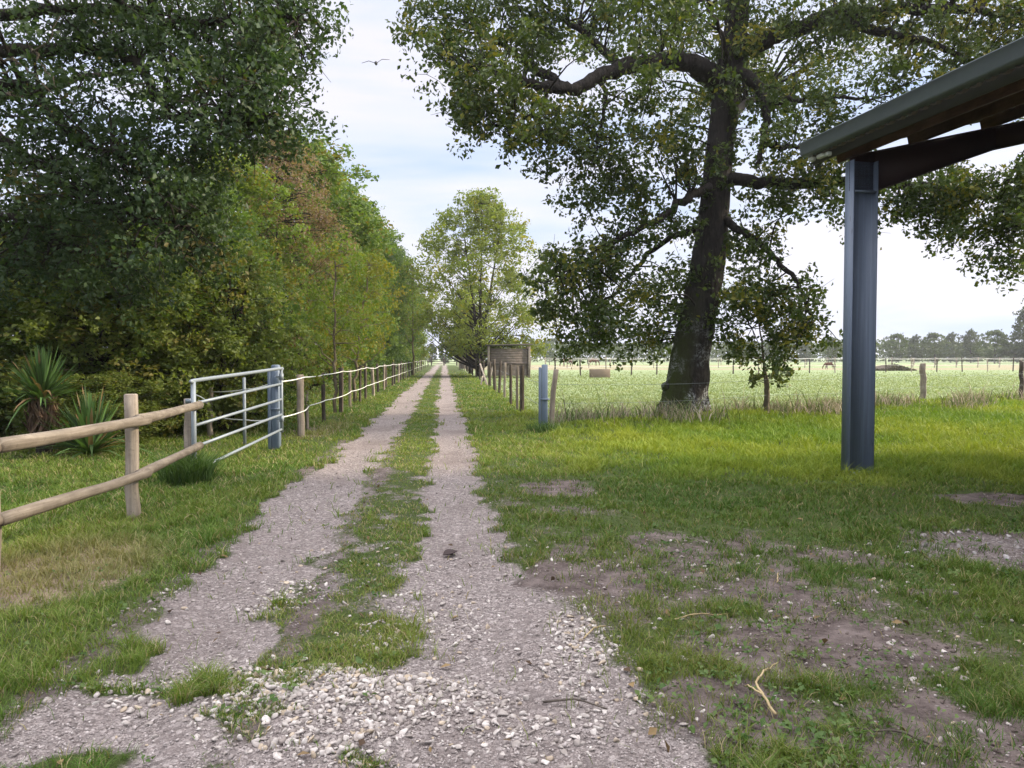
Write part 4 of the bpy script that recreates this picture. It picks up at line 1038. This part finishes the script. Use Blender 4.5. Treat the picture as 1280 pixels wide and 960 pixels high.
# ------------------------------------------------------------------ plank field shelter and a second hut
def shelter(loc, rz, L_, W_, H_, label):
    root = thing('field_shelter', label, 'shelter', loc, rz)
    def wall(c, d, axis, name='wall'):
        b = MB(); nb = 9; h0 = d[2] / nb
        for i in range(nb):
            dd = [d[0], d[1], h0 - .012]; b.box((c[0] + rng.normal(0, .004) * (axis == 1), c[1] + rng.normal(0, .004) * (axis == 0), c[2] - d[2] / 2 + h0 * (i + .5)), dd)
        return link(name, b.mesh(name, M['grey_board']), root)
    wall((0, -W_ / 2, H_ * .68), (L_ - .2, .04, H_ * .48), 0); wall((0, -W_ / 2 + .03, H_ * .24), (L_ - .22, .035, H_ * .34), 0)
    wall((0, W_ / 2, H_ * .5), (L_, .04, H_ * .86), 0); wall((-L_ / 2, 0, H_ * .5), (.04, W_ - .1, H_ * .86), 1); wall((L_ / 2, 0, H_ * .5), (.04, W_ - .1, H_ * .86), 1)
    for sx_ in (-1, 1):
        for sy_ in (-1, 1):
            b = MB(); b.box((sx_ * (L_ / 2 + .03), sy_ * (W_ / 2 + .05), H_ / 2 - .05), (.16, .16, H_ + .1), None, .015); link('corner_post', b.mesh('corner_post', M['post']), root)
    b = MB(); b.box((0, -W_ / 2 - .04, H_ * .435), (L_, .06, .09), None, .008); link('ledge', b.mesh('ledge', M['dark_post']), root)
    b = MB(); b.box((0, 0, H_ + .10), (L_ + .5, W_ + .5, .07), axes_along((1, 0, .02)), .01); link('roof', b.mesh('roof', M['roof']), root)
    return root
shelter((-.28, 58.5, 0), .04, 3.0, 2.6, 2.4, 'weathered grey plank field shelter behind the dark fence posts')
o = shelter((2.9 - .0895 * 96 + .55, 97, 0), .05, 3.0, 3, 2.1, 'grey hut far along the right side of the track')

# ------------------------------------------------------------------ pasture fences
def field_fence(pts, hp, n_tape, label, w=.09, mat='dark_post', tr=.012):
    FO = np.array([pts[0][0], pts[0][1], 0]); root = thing('paddock_fence', label, 'fence', FO)
    for i, (x, y) in enumerate(pts):
        o = link('post', post_mesh(hp * (1 + .06 * math.sin(i * 2.7)), w, M[mat if i % 3 else 'post'], wob=.012), root, np.array([x, y, 0]) - FO); o.rotation_euler = (rng.normal(0, .03), rng.normal(0, .03), i)
    for k in range(n_tape):
        z = hp * (.93 - .42 * k); b = MB(); tape(b, np.array([(x, y - w / 2 - .01, z + rng.normal(0, .03)) for x, y in pts]) - FO, tr, .05); link('tape', b.mesh('tape', M['tape'], True), root)
def line(u0, Y0, u1, Y1, n): 
    return [((u0 + (u1 - u0) * t - 640) / F * (Y0 + (Y1 - Y0) * t), Y0 + (Y1 - Y0) * t) for t in np.linspace(0, 1, n)]
field_fence(line(662, 62, 1330, 88, 22), 1.5, 2, 'white-taped cross fence behind the trough in mid pasture', .10)
field_fence(line(655, 112, 1330, 120, 26), 1.55, 2, 'second white-taped fence further across the pasture', .12, 'post', .016)
field_fence(line(660, 165, 1330, 165, 26), 1.6, 2, 'farthest taped fence below the tree line', .14, 'dark_post', .02)
# near wire fence along the weeds
FO = np.array([13.85, 25.9, 0])
wf = thing('wire_fence', 'sagging wire fence with two old posts in the tall weeds at right', 'fence', FO)
for x, y, hp, w in ((13.85, 25.6, 1.2, .17), (18.0, 26.8, 1.33, .13), (24, 30.5, 1.25, .14)):
    o = link('post', post_mesh(hp, w, M['post'] if x < 14 else M['dark_post'], wob=.05, top=-.5), wf, np.array([x, y, hz(x, y)]) - FO); o.rotation_euler = (0, -.03, x)
b = MB()
for z in (.8, 1.0): b.box(np.array([17.93, 26.72, z]) - FO, (.05, .05, .06), None, .008)
link('insulator', b.mesh('insulator', M['black']), wf)
for z in (.55, .95):
    b = MB(); tape(b, np.array([(.83, 15.95, z), (6.55, 19.45, z), (13.8, 25.5, z), (17.95, 26.7, z), (23.9, 30.4, z)]) - FO, .003, .06); link('wire', b.mesh('wire', M['galv'], True), wf)
# far gate across the track
gx0, gx1, gyf = 2.3 - .0895 * 150 - 4.8, 2.3 - .0895 * 150 + .2, 150
fg = thing('field_gate', 'distant closed gate across the far end of the track', 'gate', (gx0, gyf, 0))
b = MB()
for z in (.35, .8, 1.25): b.box(((gx1 - gx0) / 2, 0, z), (gx1 - gx0, .08, .1), None, .01)
link('bar', b.mesh('bar', M['dark_post']), fg)
for x in (0, (gx1 - gx0) / 2, gx1 - gx0): o = link('post', post_mesh(1.7, .2, M['dark_post']), fg, (x, .15, 0))

# ------------------------------------------------------------------ trough
root = thing('water_trough', 'rectangular brown concrete trough standing in the pasture', 'trough', (6.75, 58.5, 0), .03)
b = MB(); w_, d_, h_ = 1.5, .8, .64
for c, dd in (((0, -d_ / 2, h_ / 2), (w_, .07, h_)), ((0, d_ / 2, h_ / 2), (w_, .07, h_)), ((-w_ / 2 + .03, 0, h_ / 2), (.07, d_ - .08, h_ - .004)), ((w_ / 2 - .03, 0, h_ / 2), (.07, d_ - .08, h_ - .004)), ((0, 0, .06), (w_ - .14, d_ - .08, .1))): b.box(c, dd, None, .012)
link('basin', b.mesh('basin', M['concrete']), root)
m, nt, nodes, L = new_mat('trough_water'); finish(nt, (.03, .035, .03), .05, spec=.5)
b = MB(); b.box((0, 0, h_ - .14), (w_ - .15, d_ - .09, .02)); link('water', b.mesh('water', m), root)

# brush heap in the pasture
hx, hy = 46.2, 90
root = thing('brush_heap', 'low dark heap of brush in the pasture behind the steel column', 'heap', (hx - 1.8, hy, 0))
n = 2600; a = rng.random(n) * 6.283; rr = np.sqrt(rng.random(n)); x = 3.4 * rr * np.cos(a); y = 1.6 * rr * np.sin(a); z = .85 * (1 - rr ** 1.6) * (.4 + .6 * rng.random(n)) * (.7 + .3 * np.sin(x * 1.3))
link('brush', leaf_mesh('brush', np.stack([x, y, z], -1), .3 + .3 * rng.random(n), lerp3((.05, .045, .028), (.13, .12, .07), rng.random(n)), M['dry'], up=.6, asp=.35), root)
b = MB()
th = np.linspace(0, 6.283, 24, endpoint=False)
rings = [np.stack([3.3 * k * np.cos(th), 1.5 * k * np.sin(th), np.full(24, .66 * (1 - k ** 1.5)) * (1 + .12 * np.sin(4 * th))], -1) for k in (1, .75, .5, .25, .05)]
i = np.arange(4)[:, None] * 24; j = np.arange(24)[None]; k = (j + 1) % 24
b.add(np.concatenate(rings), [np.stack([i + j, i + k, i + 24 + k, i + 24 + j], -1).reshape(-1, 4)]); link('earth_core', b.mesh('earth_core', M['dark_post'], True), root)

# ------------------------------------------------------------------ horses
m, nt, nodes, L = new_mat('bay_coat'); nn = noise(nt, coords(nt), 3, 3); r_ = ramp(nodes, [(.3, (.07, .03, .018)), (.7, (.13, .06, .035))]); L.new(nn, r_.inputs[0]); finish(nt, r_.outputs[0], .6); M['bay'] = m
m, nt, nodes, L = new_mat('dark_mane'); finish(nt, (.012, .010, .009), .7); M['mane'] = m
def horse(loc, rz, label, sc=1.0):
    root = thing('horse', label, 'horse', loc, rz); root.scale = (sc,) * 3
    me = bpy.data.meshes.new('body'); vs, es, rs = [], [], []
    def chain(pts, start=None):
        prev = start
        for (x, y, z, r) in pts:
            vs.append((x, y, z)); rs.append(r); i = len(vs) - 1
            if prev is not None: es.append((prev, i))
            prev = i
        return prev
    chain([(0, 0, 1.12, .32)])                      # barrel centre (root of the skin)
    ch = chain([(.38, 0, 1.12, .31), (.62, 0, 1.18, .25)], 0); hp = chain([(-.40, 0, 1.14, .31), (-.66, 0, 1.16, .26)], 0)
    nk = chain([(.85, 0, 1.12, .17), (1.08, 0, .85, .13), (1.22, 0, .58, .11), (1.27, 0, .40, .10), (1.26, 0, .22, .065), (1.25, 0, .10, .055)], ch)
    chain([(1.24, .07, .66, .02), (1.22, .09, .74, .012)], nk - 3); chain([(1.24, -.07, .66, .02), (1.22, -.09, .74, .012)], nk - 3)
    for s in (-1, 1):
        chain([(.58 + .1 * s, .17 * s, .92, .13), (.58 + .14 * s, .17 * s, .55, .065), (.58 + .16 * s, .17 * s, .30, .042), (.58 + .17 * s, .17 * s, .07, .055)], ch)
        chain([(-.62, .18 * s, .90, .17), (-.54 - .12 * s, .18 * s, .68, .10), (-.76 - .1 * s, .18 * s, .46, .055), (-.72 - .1 * s, .18 * s, .22, .042), (-.69 - .1 * s, .18 * s, .06, .055)], hp)
    me.from_pydata(vs, es, []); o = link('body', me, root); me.materials.append(M['bay'])
    o.modifiers.new('skin', 'SKIN'); o.modifiers.new('smooth', 'SUBSURF').levels = 1; o.modifiers['smooth'].render_levels = 1
    for i, r in enumerate(rs): me.skin_vertices[0].data[i].radius = (r, r)
    me.skin_vertices[0].data[0].use_root = True
    b = MB(); b.tube(smooth_path([(-.9, 0, 1.25), (-1.02, 0, 1.0), (-1.02, 0, .6), (-.98, 0, .4)], 3), [.05, .07, .07, .08, .08, .08, .07, .06, .05, .02], 7); link('tail', b.mesh('tail', M['mane'], True), root)
    b = MB(); b.tube(smooth_path([(.72, 0, 1.42), (.98, 0, 1.10), (1.2, 0, .78), (1.27, 0, .62)], 3), .045, 6); link('mane', b.mesh('mane', M['mane'], True), root)
horse(((709 - 640) / F * 128, 128, 0), R(200), 'brown horse grazing behind the fence left of the trough', 1.05)
horse(((741 - 640) / F * 142, 142, 0), R(10), 'brown horse grazing far off behind the trough')
horse(((1037 - 640) / F * 98, 98, 0), R(160), 'dark brown foal grazing left of the steel column', .66)

# ------------------------------------------------------------------ distant trees
fp = make_tree('distant_tree', 'x', 'tree', 8, 3.6, .8, 95, 46, .42, (.035, .058, .022), (.085, .115, .042), M['bark'], .95, 'round', 1, trunk_r=.25, twig=0)
fp2 = make_tree('distant_tree', 'x', 'tree', 8, 3.0, .6, 85, 46, .42, (.030, .048, .024), (.070, .09, .040), M['bark'], .9, 'egg', 1, trunk_r=.25, twig=0)
far = [(557, 195, 5.2, 1.0, 'a', 'lone round tree beyond the far gate of the track'), (690, 330, 9.5, 1.25, 'a', 'bluish round tree far off above the grazing horse'), (1120, 235, 8.6, 1.0, 'a', 'low far tree just right of the steel column'), (1143, 245, 8.3, .9, 'b', 'pale thin far tree second right of the column'),
       (1168, 240, 9.0, 1.0, 'a', 'bushy far tree behind the old post'), (1188, 250, 9.2, .9, 'b', 'far tree with pointed top right of the old post'), (1213, 235, 9.6, 1.0, 'b', 'taller far tree left of the dark round one'), (1243, 205, 8.6, .95, 'a', 'dark round far tree near the right edge'),
       (1280, 200, 13.5, .8, 'b', 'tall far tree at the right edge of the picture'), (1040, 245, 7.8, 1.0, 'a', 'far tree between the oak leaves and the column'), (1006, 260, 7.2, 1.0, 'b', 'low far tree behind the hanging oak leaves'), (925, 255, 7.4, 1.1, 'a', 'far tree right of the oak trunk'), (965, 262, 7.0, 1.0, 'b', 'far tree behind the oak sapling'),
       (540, 230, 5.5, .9, 'b', 'small far tree at the end of the left hedge'), (1310, 190, 14.5, .8, 'b', 'tall far tree just past the right edge')]
seen = set()
for i, (u, Y, H, ws, k, lab) in enumerate(far):
    x = (u - 640) / F * Y; pr = fp if k == 'a' else fp2; s = H / 8
    if k not in seen:
        seen.add(k); pr.location = (x, Y, 0); pr.scale = (s * ws, s * ws, s); pr['label'] = lab; pr['group'] = 'trees on the far horizon'
    else: dup(pr, (x, Y, 0), i * 1.3, (s * ws, s * ws, s), lab, 'trees on the far horizon')
# the continuous far wood
n = 26000; x = rng.uniform(-60, 330, n); y = 275 + 40 * rng.random(n) - 6 * np.sin(x * .05)
hw = 4.6 + 3.2 * fbm(x * .05, y * .02, 121) + 2.4 * fbm(x * .2, y * .05, 131); z = hw * rng.random(n) ** .75
keep = (rng.random(n) < .95) & ((x < -45) | (x > -22)); x, y, z = x[keep], y[keep], z[keep]; n = len(x)
tt = np.clip(fbm(x * .12, y * .12, 141) * 1.4 - .2, 0, 1)
o = link('far_wood', leaf_mesh('far_wood', np.stack([x, y, z], -1), .9 + .7 * rng.random(n), lerp3((.03, .048, .024), (.075, .10, .040), tt), M['hedge_leaf'], up=.4, asp=.7))
tag(o, 'continuous low wood along the far edge of the pasture', 'wood', kind='stuff')

# ------------------------------------------------------------------ open barn at the right
ea = np.array([math.sin(R(-12)), math.cos(R(-12)), 0])       # along the eave, away from the camera
fr = np.array([math.cos(R(-12)), -math.sin(R(-12)), 0])      # along the frame, away from the eave
up = np.array([0, 0, 1.0])
CB = np.array([4.50, 9.86, 0])
barn = thing('open_barn', 'open steel-framed barn corner with slate column, gutter and rafter', 'barn', CB)
def ibeam(mb, a, b_, xa, ya, d, w, tf_=.016, tw=.011):
    """I profile: depth d along xa, flanges w along ya"""
    h_, s_ = d / 2, w / 2
    prof = [(-h_, -s_), (-h_ + tf_, -s_), (-h_ + tf_, -tw / 2), (h_ - tf_, -tw / 2), (h_ - tf_, -s_), (h_, -s_), (h_, s_), (h_ - tf_, s_), (h_ - tf_, tw / 2), (-h_ + tf_, tw / 2), (-h_ + tf_, s_), (-h_, s_)]
    mb.prism(prof, a, b_, xa, ya)
SP = 10.0; SL = .235; PITCHL = 6.0
for k in range(3):
    o_ = -ea * PITCHL * k
    for side in (0, 1):
        b = MB(); bs = o_ + fr * SP * side; ibeam(b, bs + up * -.1, bs + up * 4.02, fr, ea, .36, .17); c_ = link('column', b.mesh('column', M['column']), barn)
        b = MB(); b.box(bs + up * .012, (.44, .26, .03), np.array([fr, ea, up])); link('base_plate', b.mesh('base_plate', M['column']), c_)
        b = MB(); b.box(bs + up * 3.63 - ea * .0, (.325, .15, .02), np.array([fr, ea, up])); link('stiffener', b.mesh('stiffener', M['column']), c_)
    for side in (0, 1):
        sgn = 1 if side == 0 else -1; st_ = o_ + fr * (SP * side - sgn * .18)
        L0 = SP / 2 + .18
        def q(t, z): return st_ + fr * sgn * t + up * z
        b = MB(); e_ = ea * .0055; n_ = 8
        z_top = lambda t: 4.06 + SL * t; z_bot = lambda t: max(3.66 + .34 * min(t, 1.9) * 1.0, z_top(t) - .52 + .12 * min(t / 1.9, 1)) if t < 1.9 else z_top(t) - .30
        z_bot = lambda t: np.interp(t, [0, .36, 2.2, L0], [3.64, 3.66, z_top(2.2) - .27, z_top(L0) - .26])
        ts = [0, .36, 2.2, L0]
        # web
        for t0, t1 in zip(ts[:-1], ts[1:]):
            v = [q(t0, z_bot(t0)) - e_, q(t1, z_bot(t1)) - e_, q(t1, z_top(t1)) - e_, q(t0, z_top(t0)) - e_]
            v += [x + 2 * e_ for x in v]
            b.add(v, [np.array([[0, 1, 2, 3], [7, 6, 5, 4], [0, 4, 5, 1], [3, 2, 6, 7], [0, 3, 7, 4], [1, 5, 6, 2]])])
        for t0, t1, zf_ in ((0, L0, z_top), (.36, 2.2, z_bot), (2.2, L0, z_bot)):
            A_, B_ = q(t0, zf_(t0)), q(t1, zf_(t1)); dd = B_ - A_
            b.box((A_ + B_) / 2 + up * (.008 if zf_ is z_top else -.008), (np.linalg.norm(dd), .17, .014), axes_along(dd))
        link('rafter', b.mesh('rafter', M['beam']), barn)
# purlins along the eave, resting on the rafters
eN, eS = ea * .62, -ea * (PITCHL * 2 + .5)
for side in (0, 1):
    sgn = 1 if side == 0 else -1
    for t in (.06, 1.15, 2.3, 3.45, 4.6):
        c0 = fr * (SP * side + sgn * (t - .18)) + up * (4.10 + SL * t + .12)
        xa = fr * sgn + up * SL; xa /= np.linalg.norm(xa); ya = np.cross(xa, ea); ya = ya if ya[2] > 0 else -ya
        hp_ = .17 if t < .1 else .12; c0 = c0 + up * (hp_ - .12) * .4
        b = MB(); b.prism([(-.035, -hp_), (.035, -hp_), (.035, hp_), (-.035, hp_)], c0 + eN * .55, c0 + eS, xa, ya); link('purlin', b.mesh('purlin', M['purlin']), barn)
    # corrugated sheet
    nu = 170; uu = np.linspace(0, 1, nu * 4)
    P0 = fr * (SP * side - sgn * .36) + up * (4.285 + SL * -.28); P1 = fr * (SP / 2 + .02 * sgn) + up * (4.285 + SL * (SP / 2 + .18) + .004)
    Lr = np.linalg.norm(eN - eS); v = []
    off = .026 * np.sin(uu * Lr / .177 * 2 * np.pi)
    for P in (P0, (P0 + P1) / 2, P1):
        v.append(P[None] + eN[None] * (1 - uu[:, None]) + eS[None] * uu[:, None] + up[None] * off[:, None])
    v = np.concatenate(v); m_ = len(uu); i = np.arange(2)[:, None] * m_; j = np.arange(m_ - 1)[None]
    q4 = np.stack([i + j, i + j + 1, i + m_ + j + 1, i + m_ + j], -1).reshape(-1, 4)
    ro = link('roof', make_mesh('roof', v, [q4], M['roof'], smooth=True), barn); sm_ = ro.modifiers.new('thickness', 'SOLIDIFY'); sm_.thickness = .008; sm_.offset = 0
    # half-round gutter with rolled lip
    gc = fr * (SP * side - sgn * .38) + up * 4.30
    prof = [(-sgn * x, z) for x, z in ((-.075, .075), (-.075, -.06), (-.055, -.075), (.07, -.075), (.088, -.055), (.10, .075), (.118, .085), (.118, .095), (.088, .095), (.076, -.045), (.064, -.063), (-.05, -.063), (-.063, -.05), (-.063, .075))]
    if sgn < 0: prof = prof[::-1]
    b = MB(); b.prism(prof, gc + eN * 1.05, gc + eS, fr, up)
    b.prism([(-sgn * x, z) for x, z in ((-.062, .07), (-.062, -.05), (.07, -.05), (.086, .07))], gc + eN * 1.045, gc + eN * 1.02, fr, up)
    fb = MB(); f0 = fr * (SP * side - sgn * .275) + up * 4.21; fb.prism([(-.014, -.09), (.014, -.09), (.014, .045), (-.014, .045)], f0 + eN * 1.02, f0 + eS, fr, up)
    link('fascia', fb.mesh('fascia', M['fascia']), barn)
    gt = link('gutter', b.mesh('gutter', M['gutter']), barn)
    for k in range(9):
        b = MB(); c0 = gc + eN * (.72) - ea * k * 1.6; b.box(c0 + fr * sgn * .10 - up * .02, (.05, .03, .12), np.array([fr, ea, up]))
        link('bracket', b.mesh('bracket', M['galv']), gt)
    for k, (t_, w_) in enumerate(((.93, .10), (.60, .16), (.38, .07))):  # white blocks stand in for roof sheet ends lit by the sun
        b = MB(); b.box(fr * (SP * side - sgn * .30) + ea * t_ * .66 + up * (4.19 - .01 * k), (.10, w_, .05), np.array([fr, ea, up]), .012); link('sunlit_sheet_end', b.mesh('sunlit_sheet_end', M['tape']), ro)
# rear cladding added out of the picture to shade the right foreground
M['cladding'] = wood_mat('barn_cladding', (.10, .075, .055), (.2, .16, .12))
b = MB()
for k in range(62):
    c0 = fr * (SP + .24) + eN * .4 - ea * (.2 * k + .1) + up * 2.0; b.box(c0, (.025, .185, 4.0), np.array([fr, ea, up]))
link('added_rear_wall', b.mesh('added_rear_wall', M['cladding']), barn)

# ------------------------------------------------------------------ bird
b = MB()
root = thing('bird', 'small dark bird gliding high in the pale sky', 'bird', pix(470, 79, 60), R(20)); root.rotation_euler = (R(18), R(-10), R(8)); root.scale = (1.75, 1.9, 2.4)
b.tube(smooth_path([(0, -.22, 0), (0, -.12, .0), (0, .0, .0), (0, .13, .01), (0, .2, .02), (0, .25, .01)], 3), [.01, .03, .05, .06, .065, .07, .072, .07, .065, .06, .05, .05, .05, .04, .02, .006], 8)
for s in (-1, 1):
    v = [(s * .05, .10, .02), (s * .05, -.08, .02), (s * .3, -.06, .10), (s * .3, .13, .10), (s * .62, -.03, .06), (s * .55, .08, .07)]
    v2 = [(x, y, z - .012) for x, y, z in v]
    b.add(v + v2, [np.array([[0, 1, 2, 3], [3, 2, 4, 5], [6, 9, 8, 7], [9, 11, 10, 8], [0, 3, 9, 6], [3, 5, 11, 9], [5, 4, 10, 11], [4, 2, 8, 10], [2, 1, 7, 8]])])
b.add([(.04, -.18, 0), (-.04, -.18, 0), (-.09, -.36, 0), (.09, -.36, 0), (.04, -.18, -.01), (-.04, -.18, -.01), (-.09, -.36, -.01), (.09, -.36, -.01)], [np.array([[0, 1, 2, 3], [7, 6, 5, 4], [0, 3, 7, 4], [1, 5, 6, 2], [2, 6, 7, 3]])])
link('body', b.mesh('body', M['black']), root)

m, nt, nodes, L = new_mat('haze_air')
pv = nodes.new('ShaderNodeVolumePrincipled'); pv.inputs['Color'].default_value = (.90, .93, 1, 1); pv.inputs['Density'].default_value = .00032; pv.inputs['Anisotropy'].default_value = .2
ov = nodes.new('ShaderNodeOutputMaterial'); L.new(pv.outputs[0], ov.inputs['Volume'])
b = MB(); b.box((0, 880, 8.7), (3060, 1960, 19.4)); tag(link('haze', b.mesh('haze', m)), 'thin pale morning haze over the fields', 'haze', kind='stuff')

# ------------------------------------------------------------------ world, sun, camera
w = bpy.data.worlds.new('World'); bpy.context.scene.world = w; w.use_nodes = True
nt = w.node_tree; nodes, L = nt.nodes, nt.links
for n_ in list(nodes): nodes.remove(n_)
sky = nodes.new('ShaderNodeTexSky'); sky.sky_type = 'NISHITA'; sky.sun_disc = False; sky.sun_elevation = SUN_EL; sky.sun_rotation = math.pi / 2 - SUN_AZ
sky.air_density = 1.0; sky.dust_density = 2.0
v = coords(nt, (1.0, 1.0, 5.5), 'Generated'); n1 = noise(nt, v, 1.6, 6, .55, .6)
v2 = coords(nt, (1, 1, 9), 'Generated'); n2 = noise(nt, v2, 3.2, 4, .5)
cl = ramp(nodes, [(.40, (3.9, 4.75, 6.6)), (.50, (5.1, 5.45, 6.6)), (.60, (6.0, 5.85, 6.5))]); L.new(math_(nt, 'MULTIPLY_ADD', n2, .3, math_(nt, 'MULTIPLY', n1, .72)), cl.inputs[0])
mx = mixc(nt, .86, sky.outputs[0], cl.outputs[0])
# the thin cloud deck is brightened overhead, out of view, to lift the ambient light
tcw = nodes.new('ShaderNodeTexCoord'); szw = nodes.new('ShaderNodeSeparateXYZ'); L.new(tcw.outputs['Generated'], szw.inputs[0])
mr = nodes.new('ShaderNodeMapRange'); mr.interpolation_type = 'SMOOTHSTEP'; L.new(szw.outputs[2], mr.inputs[0])
for i_, v_ in enumerate((.42, .95, 1.0, 4.7)): mr.inputs[i_ + 1].default_value = v_
mr.inputs[3].default_value = 0; mr.inputs[4].default_value = 1; mx = mixc(nt, mr.outputs[0], mx, (25.2, 24.9, 26.4))
bg = nodes.new('ShaderNodeBackground'); bg.inputs['Strength'].default_value = .10; L.new(mx, bg.inputs['Color'])
wo = nodes.new('ShaderNodeOutputWorld'); L.new(bg.outputs[0], wo.inputs['Surface'])

ld = bpy.data.lights.new('sun', 'SUN'); ld.energy = 4.1; ld.angle = R(7); ld.color = (1.0, .86, .66)
lo = bpy.data.objects.new('sun', ld); C.objects.link(lo)
sd = Vector((math.cos(SUN_EL) * math.cos(SUN_AZ), math.cos(SUN_EL) * math.sin(SUN_AZ), math.sin(SUN_EL)))
lo.rotation_euler = sd.to_track_quat('Z', 'Y').to_euler(); lo.location = (30, 10, 30)

cd = bpy.data.cameras.new('camera'); cd.sensor_width = 36; cd.lens = 36 * F / 1280; cd.clip_end = 4000; cd.clip_start = .05
co = bpy.data.objects.new('camera', cd); C.objects.link(co); co.location = (0, 0, CAMZ); co.rotation_euler = (math.pi / 2 - PITCH, 0, 0)
sc = bpy.context.scene; sc.camera = co
sc.view_settings.view_transform = 'Standard'; sc.view_settings.look = 'None'; sc.view_settings.gamma = 1; sc.view_settings.exposure = .84
sc.view_settings.use_curve_mapping = False
sc.cycles.use_denoising = True
sc.cycles.max_bounces = 6; sc.cycles.diffuse_bounces = 3; sc.cycles.glossy_bounces = 2; sc.cycles.transmission_bounces = 4; sc.cycles.transparent_max_bounces = 4
